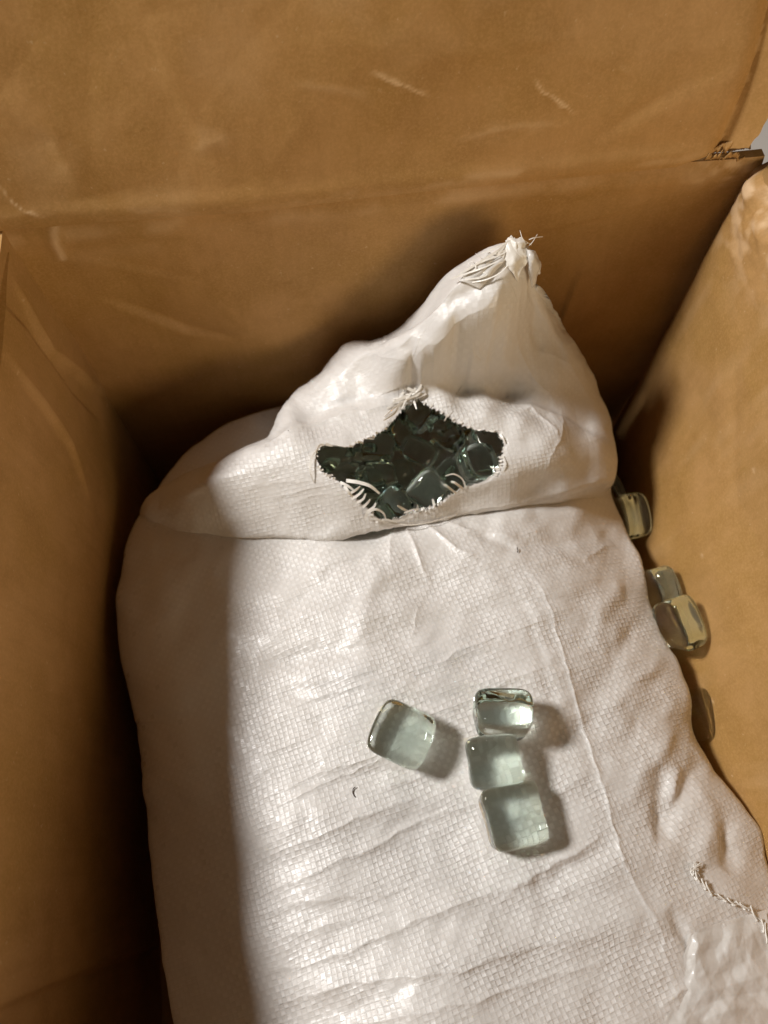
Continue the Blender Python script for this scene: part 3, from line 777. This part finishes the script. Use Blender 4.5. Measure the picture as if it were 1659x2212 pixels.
up = np.clip((900 - PY) / 120, 0, 1)
disp[:NR2] += up * (0.0002 * fbm(X[:NR2] * 60, Y[:NR2] * 60, 143, 2) + 0.0095 * crumple(X[:NR2] * 30, Y[:NR2] * 30, 145) + 0.0008 * crumple(X[:NR2] * 100, Y[:NR2] * 100, 146))
disp[:NR2] += 0.0040 * crumple(X[:NR2] * 28, Y[:NR2] * 28, 149)
disp[:NR2] *= np.clip(v / 0.04, 0.3, 1)[:, None]
full = full + nrm * disp[..., None]
n = full.shape[0] * NA2
inner = full - nrm * 0.0005
verts = np.concatenate([full.reshape(-1, 3), inner.reshape(-1, 3)])
q1 = grid_quads(full.shape[0], NA2, True); q2 = grid_quads(full.shape[0], NA2, True, off=n)
i = np.arange(NA2); j = (i + 1) % NA2
rimq = np.stack([j, i, i + n, j + n], -1)
if not flip: q1 = q1[:, ::-1]
else: q2 = q2[:, ::-1]
uv = np.stack([uu.ravel(), vv.ravel()], -1) / PITCH_T
ky = np.interp(PX, [310, 590, 850, 900, 1000, 1100, 1200, 1330], [1098, 948, 872, 842, 852, 864, 896, 955])
wm = np.full(full.shape[:2], 0.1)
wm[:NR2] = 0.26 + 0.74 * sstep(PY - ky, -4, 12) * (1 - 0.8 * sstep(PX, 1150, 1260)) * (1 - 0.75 * sstep(PX, 930, 1050) * sstep(PY, 985, 1040)) * (0.4 + 0.6 * sstep(PX, 430, 560))
sack_part("folded_neck", verts, np.concatenate([q1, q2, rimq]), WEAVE_TOP, np.concatenate([uv, uv]), True, np.concatenate([wm.ravel(), wm.ravel()]))
NECK_EDGE = full[0]          # the torn edge, for the frayed tapes
NECK_ANG = ang

# ------------------------------------------------------------------ frayed tapes, threads, hem
def ribbon(name, pts, width, normal, mat=TAPE, twist=0.0, thick=0.00022, parent=sack, taper=0.5):
    """narrow flat tape through the points, bent and slightly twisted"""
    p = np.array(pts, float); m = len(p); n = max(7, 4 * m)
    t = np.linspace(0, m - 1, n); i = np.minimum(t.astype(int), m - 2); f = (t - i)[:, None]
    pp = np.concatenate([[2 * p[0] - p[1]], p, [2 * p[-1] - p[-2]]])
    p0, p1, p2, p3 = pp[i], pp[i + 1], pp[i + 2], pp[i + 3]
    c = 0.5 * (2 * p1 + (p2 - p0) * f + (2 * p0 - 5 * p1 + 4 * p2 - p3) * f * f + (3 * p1 - p0 - 3 * p2 + p3) * f ** 3)
    tan = np.gradient(c, axis=0); tan /= np.linalg.norm(tan, axis=1, keepdims=True)
    nn = np.array(normal, float); nn = nn / np.linalg.norm(nn)
    side = np.cross(tan, nn); side /= np.maximum(np.linalg.norm(side, axis=1, keepdims=True), 1e-9)
    up = np.cross(side, tan)
    a = twist * np.linspace(0, 1, n)[:, None]
    sd = side * np.cos(a) + up * np.sin(a); u2 = np.cross(sd, tan)
    w = width * 0.5 * (1 - (1 - taper) * np.linspace(0, 1, n)[:, None] ** 3)
    vt = np.stack([c - sd * w, c + sd * w, c + sd * w + u2 * thick, c - sd * w + u2 * thick], 1)    # n x 4
    vv_ = vt.reshape(-1, 3)
    qs = grid_quads(n, 4, True)
    qs = np.concatenate([qs, [[0, 1, 2, 3], [(n - 1) * 4 + 3, (n - 1) * 4 + 2, (n - 1) * 4 + 1, (n - 1) * 4]]])
    off = np.array(SINV) if parent is sack else 0
    return mesh_np(name, vv_ - off, qs, mat, parent, smooth=False)

CAMP = np.array([0, 0, CAMZ])
def edge_at(px, py):
    a = math.atan2(py - HC[1], px - HC[0])
    i = int(np.argmin(np.abs(NECK_ANG - a)))
    return NECK_EDGE[i]
def PL(pts, lift=0.0):
    """photo points -> points on the neck's surface, lifted towards the lens (list of (x, y[, lift mm]))"""
    r = []
    for q in pts:
        px, py = q[:2]; l = (q[2] if len(q) > 2 else lift) * 1e-3
        D_ = float(neck_top(np.array([px]), np.array([py]))[0])
        r.append((P(px, py, D_ - l / U)).tolist())
    return r
tapes = [  # photo points with lift in mm, tape width mm
    ([(748, 1038, 0.6), (775, 1042, 2), (800, 1050, 3), (820, 1066, 2)], 1.6), ([(735, 1042, .5), (752, 1050, 1.5), (768, 1062, 1)], 1.3),
    ([(744, 1050, .5), (752, 1062, 2), (762, 1074, 1)], 1.3), ([(752, 1066, .6), (766, 1060, 2), (778, 1050, 2)], 1.2), ([(760, 1078, .6), (775, 1068, 2), (786, 1056, 2)], 1.2),
    ([(772, 1086, .6), (784, 1078, 2), (790, 1066, 2)], 1.1), ([(784, 1096, .6), (794, 1086, 2), (800, 1078, 2)], 1.1), ([(794, 1104, .6), (806, 1096, 1.5), (812, 1086, 1.5)], 1.2),
    ([(790, 1118, .6), (796, 1106, 3), (812, 1100, 4), (828, 1108, 3), (834, 1122, .6)], 1.2), ([(812, 1128, .6), (830, 1122, 2), (852, 1126, 2), (874, 1124, .8)], 0.9),
    ([(800, 1112, .5), (815, 1122, 2), (838, 1128, 1)], 1.4), ([(842, 1128, .8), (880, 1134, 1.6), (930, 1128, 1.6), (985, 1112, .8)], 0.6),
    ([(880, 1104, .5), (868, 1098, 2), (858, 1092, 3)], 1.2), ([(905, 1100, .5), (890, 1102, 2), (872, 1108, 2)], 1.0),
    ([(985, 1066, .5), (968, 1052, 2.5), (958, 1046, 2.5)], 1.0), ([(1000, 1056, .5), (984, 1044, 2.5), (974, 1040, 2)], 1.2), ([(1006, 1053, .5), (998, 1034, 1.5), (980, 1024, 2.6), (962, 1028, 2)], 0.7),
    ([(884, 852, .6), (864, 872, 3), (852, 892, 4), (828, 908, 3)], 1.2), ([(905, 848, .6), (880, 856, 2.5), (856, 866, 3), (836, 884, 1)], 1.4), ([(898, 838, .6), (888, 850, 2), (876, 866, 3), (868, 884, 2)], 1.0),
    ([(916, 836, .6), (902, 852, 2.5), (880, 862, 3), (852, 880, 2), (830, 900, 1)], 0.9), ([(920, 850, .6), (900, 858, 2), (878, 860, 2), (850, 862, .8)], 1.2), ([(880, 838, .6), (896, 846, 2), (914, 852, 1)], 1.4),
    ([(892, 862, .5), (896, 872, 2), (900, 884, 1.5)], 0.9), ([(872, 846, .6), (862, 862, 2), (846, 876, 1)], 1.1), ([(910, 830, .6), (904, 842, 2), (890, 852, 2), (872, 852, .8)], 1.0),
    ([(684, 972, .5), (672, 992, 2), (670, 1018, 2.4), (678, 1042, .8)], 0.8), ([(700, 960, .5), (690, 962, 1.5), (682, 976, 1.5)], 0.9),
    ([(1080, 938, .5), (1086, 946, 1.5), (1092, 958, .8)], 1.0), ([(1086, 985, .5), (1092, 1004, 1.5), (1084, 1026, .8)], 0.8),
]
for pts, w in tapes:
    pl = PL(pts)
    if len(pts) == 3: pl[0] = (np.array(pl[0]) * 0.999 + CAMP * 0.001).tolist()
    mid = np.array(pl[len(pl) // 2])
    ribbon("loose_tape", pl, w * 1e-3, CAMP - mid, twist=random.uniform(-0.9, 0.9))
# short stubs of the cut tapes standing along the rest of the torn edge
stub_spans = [((1072, 937), (905, 868), 9), ((836, 920), (702, 962), 8), ((1084, 985), (1060, 1030), 6), ((950, 1085), (895, 1106), 6), ((690, 1008), (722, 1036), 5)]
for (a0, a1, n_) in stub_spans:
    for q_ in range(n_):
        f = (q_ + random.uniform(0.2, 0.8)) / n_
        x = a0[0] + (a1[0] - a0[0]) * f; y = a0[1] + (a1[1] - a0[1]) * f
        e = edge_at(x, y)
        cxy = P(HC[0], HC[1], 1.42)
        dr = cxy - e; dr /= np.linalg.norm(dr)
        out_ = e - dr * 0.0011
        tip = e + dr * random.choice([0.0002, 0.0006, 0.001, 0.0016, 0.0028]) + np.array([random.uniform(-.0006, .0006), random.uniform(-.0006, .0006), random.uniform(0.0002, 0.0012)])
        to = (CAMP - e); to /= np.linalg.norm(to)
        ribbon("loose_tape", [out_ + to * 0.0004, e + to * 0.0006, tip], random.uniform(0.0005, 0.0013), to, twist=random.uniform(-1.2, 1.2), thick=0.0001, taper=0.7)
# gathered end of the neck
end_tapes = [
    ([(975, 602, 1), (1010, 590, 2.5), (1045, 578, 3), (1085, 560, 2)], 1.1), ([(985, 598, 1), (1030, 570, 3), (1070, 545, 3), (1100, 524, 2)], 1.4), ([(1000, 592, 1), (1040, 566, 3), (1078, 552, 3), (1108, 534, 1)], 1.0),
    ([(1000, 600, 1), (1020, 588, 2), (1028, 576, 3), (1016, 570, 2)], 0.9), ([(1005, 604, 1), (1036, 600, 2.4), (1052, 592, 2.4), (1030, 584, 1)], 1.0), ([(1040, 548, 1), (1070, 536, 2.5), (1098, 522, 2), (1112, 514, 1.4)], 1.1),
    ([(1108, 530, 1.5), (1128, 540, 3), (1146, 556, 2)], 1.6), 
    ([(1020, 610, 1), (1050, 604, 2), (1080, 590, 2), (1098, 572, 1)], 0.9),
]
for k_, (pts, w) in enumerate(end_tapes):
    pl = PL([(x, y, 0.35 + 0.6 * l) for x, y, l in pts]); mid = np.array(pl[len(pl) // 2])
    ribbon("loose_tape", pl, w * 0.62e-3 if w < 2 else w * 1e-3, CAMP - mid + np.array([random.uniform(-.1, .1), random.uniform(-.1, .1), 0]), FILM if w > 2.1 else TAPE, twist=random.uniform(-0.8, 0.8), thick=0.00012, taper=0.8)
for k_ in range(9):      # fine loose fibres of the gathered end
    x, y = random.uniform(1000, 1150), 0
    y = 600 - (x - 985) * 0.55 + random.uniform(-10, 26)
    dx, dy = random.uniform(18, 42), random.uniform(-34, -6)
    if random.random() < 0.35: dx = -dx * 0.6
    pl = PL([(x, y, .5), (x + dx * .5 + random.uniform(-6, 6), y + dy * .5 + random.uniform(-6, 6), 2), (x + dx, y + dy, random.uniform(0.8, 2.4))])
    ribbon("loose_tape", pl, random.uniform(0.25, 0.55) * 1e-3, CAMP - np.array(pl[1]), twist=random.uniform(-1, 1), thick=0.0001)

def sheet(name, corners, mat, amp, seed, curl=0.0, n=34):
    """small crumpled scrap of the sack's cloth between four photo points (x, y, lift mm)"""
    c = np.array(corners, float); g, h = np.meshgrid(np.linspace(0, 1, n), np.linspace(0, 1, n))
    q = (c[0] * (1 - g[..., None]) + c[1] * g[..., None]) * (1 - h[..., None]) + (c[3] * (1 - g[..., None]) + c[2] * g[..., None]) * h[..., None]
    q[..., 0] += 4 * vnoise(g * 3, h * 3, seed); q[..., 1] += 4 * vnoise(g * 3 + 9, h * 3, seed + 1)
    l = q[..., 2] + amp * 1.3 * crumple(g * 1.7, h * 1.7, seed, 5) + curl * np.sin(g * np.pi) * np.sin((0.2 + 0.8 * h) * np.pi)
    Dn = neck_top(np.clip(q[..., 0], 985, 1175), np.maximum(q[..., 1], 524))
    p = P(q[..., 0], q[..., 1], Dn - l * 1e-3 / U)
    nr = grid_normals(p); m = n * n
    idx = np.arange(m).reshape(n, n); loop = np.concatenate([idx[0, :-1], idx[:-1, -1], idx[-1, :0:-1], idx[:0:-1, 0]]); nx = np.roll(loop, -1)
    vt = np.concatenate([p.reshape(-1, 3), (p - nr * 0.00025).reshape(-1, 3)])
    o = mesh_np(name, vt - np.array(SINV), np.concatenate([grid_quads(n, n), grid_quads(n, n, off=m)[:, ::-1], np.stack([nx, loop, loop + m, nx + m], -1)]), mat, sack)
    return o
sheet("torn_end", [(1070, 548, .6), (1104, 512, 1.2), (1150, 548, 2.2), (1118, 606, .6)], TAPE, 1.6, 171, 1.5)
sheet("torn_end", [(1092, 516, .8), (1128, 516, 1.6), (1142, 552, 2.6), (1100, 556, 1.2)], TAPE, 1.2, 173, 1.2)
sheet("torn_end", [(1134, 536, .6), (1158, 540, 1.4), (1170, 586, 1.2), (1152, 622, .4)], FILM, 1.2, 175, 3.2)
sheet("torn_end", [(988, 604, .3), (1060, 548, .9), (1092, 560, .8), (1040, 622, .3)], FILM, 1.2, 177, 1.0)

def tube(name, pts, rad, mat, parent, sides=6):
    p = np.array(pts, float); n = len(p)
    tan = np.gradient(p, axis=0); tan /= np.linalg.norm(tan, axis=1, keepdims=True)
    ref = np.array([0.2, 0.1, 1.0])
    s1 = np.cross(tan, ref); s1 /= np.linalg.norm(s1, axis=1, keepdims=True); s2 = np.cross(tan, s1)
    a = np.linspace(0, 2 * np.pi, sides, endpoint=False)
    vt = p[:, None] + rad * (np.cos(a)[None, :, None] * s1[:, None] + np.sin(a)[None, :, None] * s2[:, None])
    q = grid_quads(n, sides, True)
    off = np.array(SINV) if parent is sack else 0
    return mesh_np(name, vt.reshape(-1, 3) - off, q, mat, parent)
def BLs(px, py, lift=0.0):
    px = np.asarray(px, float); py = np.asarray(py, float)
    Db = body_top(px, py)
    return P(px, py, Db - np.asarray(lift) * 1e-3 / U)
# chain stitching across the sewn end
way = np.array([(1508, 1868), (1498, 1880), (1506, 1896), (1540, 1930), (1580, 1950), (1620, 1962), (1650, 2000), (1668, 2060), (1680, 2130), (1690, 2200)], float)
t = np.linspace(0, len(way) - 1, 420); i = np.minimum(t.astype(int), len(way) - 2); f = (t - i)[:, None]
c = way[i] * (1 - f) + way[i + 1] * f
tn = np.gradient(c, axis=0); tn /= np.linalg.norm(tn, axis=1, keepdims=True); sd = np.stack([-tn[:, 1], tn[:, 0]], -1)
for ph, am in ((0.0, 6.0), (2.6, 5.0)):
    w_ = t * 6.5 + ph + 1.6 * vnoise(t * 2.3, t * 0 + ph, 161); am = am * (1 + 0.6 * vnoise(t * 3.1, t * 0 + ph, 163))
    cc = c + sd * (np.sin(w_) * am)[:, None] + tn * (np.sin(2 * w_) * 7)[:, None]
    tube("stitching", BLs(cc[:, 0], cc[:, 1], 1.8 + 0.8 * np.cos(w_)), 0.00030, THREAD, sack)
# clear liner showing past the seam
nu_, nv_ = 110, 110
gu, gv = np.meshgrid(np.linspace(0, 1, nu_), np.linspace(0, 1, nv_))
c00, c10, c11, c01 = np.array([1498, 2010.]), np.array([1655, 1965.]), np.array([1700, 2260.]), np.array([1420, 2260.])
pp = (c00 * (1 - gu[..., None]) + c10 * gu[..., None]) * (1 - gv[..., None]) + (c01 * (1 - gu[..., None]) + c11 * gu[..., None]) * gv[..., None]
pp[..., 0] += 14 * fbm(gv * 5, gu * 0, 151, 3) * (1 - gu)
lift = 2.2 + 5.0 * crumple(gu * 2.2, gv * 2.8, 153, 6) + 0.35 * fbm(gu * 9, gv * 9, 155, 2)
lift = np.maximum(lift, 0.8)
lift *= np.clip(np.minimum(gu, gv) / 0.14, 0.28, 1)
g = BLs(pp[..., 0], pp[..., 1], lift)
sack_part("liner", g.reshape(-1, 3), grid_quads(nv_, nu_), FILM)

# ------------------------------------------------------------------ glass pieces
def glass_piece(name, label, pos, size, rot, mat, expo=5.0, group=None, seed=0, dome=0.10):
    n = 20
    s = np.tan(np.linspace(-1, 1, n + 1) * np.pi / 4)
    a, b2 = np.meshgrid(s, s)
    o1 = np.ones_like(a)
    faces = [(a, b2, o1), (b2, a, -o1), (o1, a, b2), (-o1, b2, a), (b2, o1, a), (a, -o1, b2)]
    bm = bmesh.new()
    P_ = []; Q_ = []; off = 0
    for f in faces:
        v = np.stack(f, -1)
        r = (np.abs(v) ** expo).sum(-1) ** (1 / expo)
        v = v / r[..., None]
        P_.append(v.reshape(-1, 3)); Q_.append(grid_quads(n + 1, n + 1, off=off)); off += (n + 1) ** 2
    v = np.concatenate(P_)
    # hand-pressed: faces sag a little, corners uneven
    rr = np.random.default_rng(seed + 50)
    k = rr.uniform(-0.10, 0.10, 6)
    v = v * (1 + 0.05 * np.sin(v[:, [1, 2, 0]] * 2.1 + k[:3] * 20) + k[:3] * 0.4)
    v[:, :2] *= (1 - 0.07 * k[3] * 8 * v[:, 2:3])
    v[:, 2] *= 1 + dome * (1 - np.minimum(1, v[:, 0] ** 2 + v[:, 1] ** 2))
    v = v * np.array(size) * 0.5
    for p in v: bm.verts.new(p)
    bm.verts.ensure_lookup_table()
    for f in np.concatenate(Q_): bm.faces.new([bm.verts[i] for i in f])
    bmesh.ops.remove_doubles(bm, verts=bm.verts, dist=1e-6)
    bmesh.ops.recalc_face_normals(bm, faces=bm.faces)
    for f in bm.faces: f.smooth = True
    me = bpy.data.meshes.new(name); bm.to_mesh(me); bm.free()
    me.materials.append(mat)
    o = bpy.data.objects.new(name, me); col.objects.link(o)
    o.location = pos; o.rotation_euler = rot
    o["label"] = label; o["category"] = "glass cube"
    if group: o["group"] = group
    return o

from mathutils.bvhtree import BVHTree
_me = bpy.data.objects["sack_body"].data
_co = np.empty(len(_me.vertices) * 3, np.float32); _me.vertices.foreach_get("co", _co)
BODY_V = _co.reshape(-1, 3) + np.array(SINV)
_m = np.arange(0, NR * NA)
BODY_TREE = BVHTree.FromPolygons([tuple(p) for p in BODY_V[:NR * NA].tolist()], [tuple(p) for p in grid_quads(NR, NA, True).tolist()])
def drop(x, y):
    h = BODY_TREE.ray_cast(Vector((x, y, 0.5)), Vector((0, 0, -1)))
    return h[0].z if h[0] is not None else 0.0
def rest(o, px, py, size, spin, tilt=(0, 0), gap=0.0003):
    """set a piece down on the sack: flat on the cloth under it, then lifted clear of every bump"""
    c = V(px, py, body_D(px, py) - size[2] * 0.5 / U)
    r = max(size[:2]) * 0.45
    pts = [(dx, dy, drop(c.x + dx, c.y + dy)) for dx in np.linspace(-r, r, 7) for dy in np.linspace(-r, r, 7)]
    A = np.array([[p[0], p[1], 1] for p in pts]); sol = np.linalg.lstsq(A, np.array([p[2] for p in pts]), rcond=None)[0]
    nrm_ = Vector((-sol[0], -sol[1], 1)).normalized()
    q = Vector((0, 0, 1)).rotation_difference(nrm_).to_matrix() @ Matrix.Rotation(spin, 3, 'Z') @ Euler((tilt[0], tilt[1], 0)).to_matrix()
    vs = [q @ v.co for v in o.data.vertices]
    low = [v for v in vs if v.z < 0][::3]
    need = max(drop(c.x + v.x, c.y + v.y) - v.z for v in low)
    o.rotation_euler = q.to_euler(); o.location = (c.x, c.y, need + gap)
GA = "glass cubes lying on the sack"
Z = YAW
def sack_piece(px, py, size, spin, tilt, label, mat, expo, seed, dome):
    o = glass_piece("glass_cube", label, (0, 0, 0), size, (0, 0, 0), mat, expo, GA, seed, dome)
    rest(o, px, py, size, spin, tilt)
sack_piece(866, 1588, (0.0218, 0.0218, 0.0130), Z - R(24), (0, 0), "single tilted glass cube lying apart, left of the column of cubes on the sack", GLASS, 6.0, 1, 0.12)
sack_piece(1084, 1548, (0.0218, 0.0165, 0.0185), Z - R(2), (R(-20), R(3)), "topmost glass cube of the column of three on the sack, standing on edge", GLASS_CLEAR, 4.6, 2, 0.04)
sack_piece(1066, 1645, (0.0225, 0.0190, 0.0145), Z + R(7), (R(11), R(-4)), "middle cube of the column of three on the sack, with the green bubbly lower edge", GLASS, 5.0, 3, 0.06)
sack_piece(1108, 1763, (0.0232, 0.0222, 0.0130), Z + R(12), (0, 0), "bottom cube of the column of three on the sack, with a bright yellowish square inside", GLASS, 6.0, 4, 0.10)
GW = "glass cubes wedged between the sack and the box side"
def wall_piece(px, py, D_, size, rot, label, mat, seed):
    return glass_piece("glass_cube", label, V(px, py, D_), size, rot, mat, 4.2, GW, seed)
wall_piece(1360, 1116, 1.68, (0.0140, 0.0230, 0.024), (R(18), R(10), Z + R(14)), "dark glass cube in the gap right of the sack, just below the folded neck", GLASS_CLEAR, 5)
wall_piece(1422, 1270, 1.58, (0.0135, 0.0215, 0.020), (R(12), R(14), Z + R(22)), "dim glass cube in the gap right of the sack, half behind the brightly lit one", GLASS_CLEAR, 6)
wall_piece(1466, 1346, 1.52, (0.0142, 0.0245, 0.0195), (R(20), R(14), Z + R(27)), "brightly lit glass cube against the right side of the box", GLASS_CLEAR, 7)
wall_piece(1506, 1545, 1.60, (0.0140, 0.0220, 0.022), (R(10), R(14), Z + R(20)), "nearly hidden glass cube in the right-hand gap, nearest the sack's sewn end", GLASS_CLEAR, 8)
wall_piece(1308, 1060, 1.74, (0.0140, 0.0200, 0.020), (R(30), R(5), Z + R(40)), "glass cube mostly covered by the folded neck, deepest in the gap right of the sack", GLASS_CLEAR, 9)

GH = "green glass cubes showing through the torn hole"
inside = [  # px, py, depth, label
    (905, 975, 1.50, "upright rounded green cube in the middle of the torn hole"), (925, 1060, 1.50, "green cube at the bottom right of the torn hole, under the frayed point"), (1030, 1000, 1.50, "green cube with one bright edge at the right end of the torn hole"),
    (815, 1035, 1.53, "square green cube left of the middle of the torn hole"), (850, 1090, 1.52, "green cube at the lowest point of the torn hole"), (815, 965, 1.54, "green cube standing on edge below the upper left edge of the torn hole"),
    (722, 985, 1.53, "dark green cube at the left end of the torn hole"), (745, 1025, 1.56, "green cube behind the comb of frayed tapes in the torn hole"), (965, 935, 1.56, "green cube under the right slope of the torn hole's upper edge"),
    (900, 900, 1.57, "green cube just under the top point of the torn hole"), (1055, 955, 1.54, "green cube under the upper right corner of the torn hole"), (975, 1030, 1.56, "green cube between the bright-edged one and the middle of the torn hole"),
    (860, 930, 1.58, "dark green cube left of the top point, deep in the torn hole"), (780, 1000, 1.60, "dark green cube deep between the left end and the middle of the torn hole"), (870, 1030, 1.62, "dark green cube deepest below the middle of the torn hole"),
    (950, 985, 1.63, "dark green cube deep behind the upright one in the torn hole"), (1010, 960, 1.64, "dark green cube deep under the right part of the torn hole"), (800, 1075, 1.60, "dark green cube deep near the lower left edge of the torn hole"),
]
POSE = {0: (0.3, 1.15, 1.25), 1: (0.5, -0.5, 0.6), 2: (0.25, 0.45, 0.30), 3: (-0.3, 0.2, 0.05), 4: (0.5, 0.4, 0.9), 5: (0.2, 1.2, 1.6)}
for q_, (px, py, D_, lab) in enumerate(inside):
    rr = random.Random(q_ * 7 + 3)
    sz = rr.uniform(0.0165, 0.0200)
    glass_piece("glass_cube", lab, V(px, py, D_ - 0.090), (sz, sz * rr.uniform(0.92, 1.05), 0.0125), POSE.get(q_, (rr.uniform(-1.3, 1.3), rr.uniform(-1.3, 1.3), rr.uniform(0, 3.1))), GLASS_DEEP, 3.8, GH, 20 + q_, 0.05)

# ------------------------------------------------------------------ specks of lint on the sack
def lint(label, pts):
    pl = [BLs(x, y, 0.9).tolist() for x, y in pts]
    pl = np.array(pl); t = np.linspace(0, len(pl) - 1, 16); i = np.minimum(t.astype(int), len(pl) - 2); f = (t - i)[:, None]
    o = tube("lint", pl[i] * (1 - f) + pl[i + 1] * f, 0.00022, LINT, None, 5)
    o["label"] = label; o["category"] = "lint"
lint("tiny curled dark fibre on the sack, below and left of the single cube", [(768, 1700), (763, 1704), (762, 1712), (765, 1719), (769, 1723)])
lint("tiny brown speck on the sack, below the right part of the folded neck", [(1117, 1183), (1119, 1188), (1118, 1193)])

for o in col.objects:
    if o.parent is None and o.type in ('MESH', 'EMPTY'):
        o.location *= K; o.scale = (K, K, K)
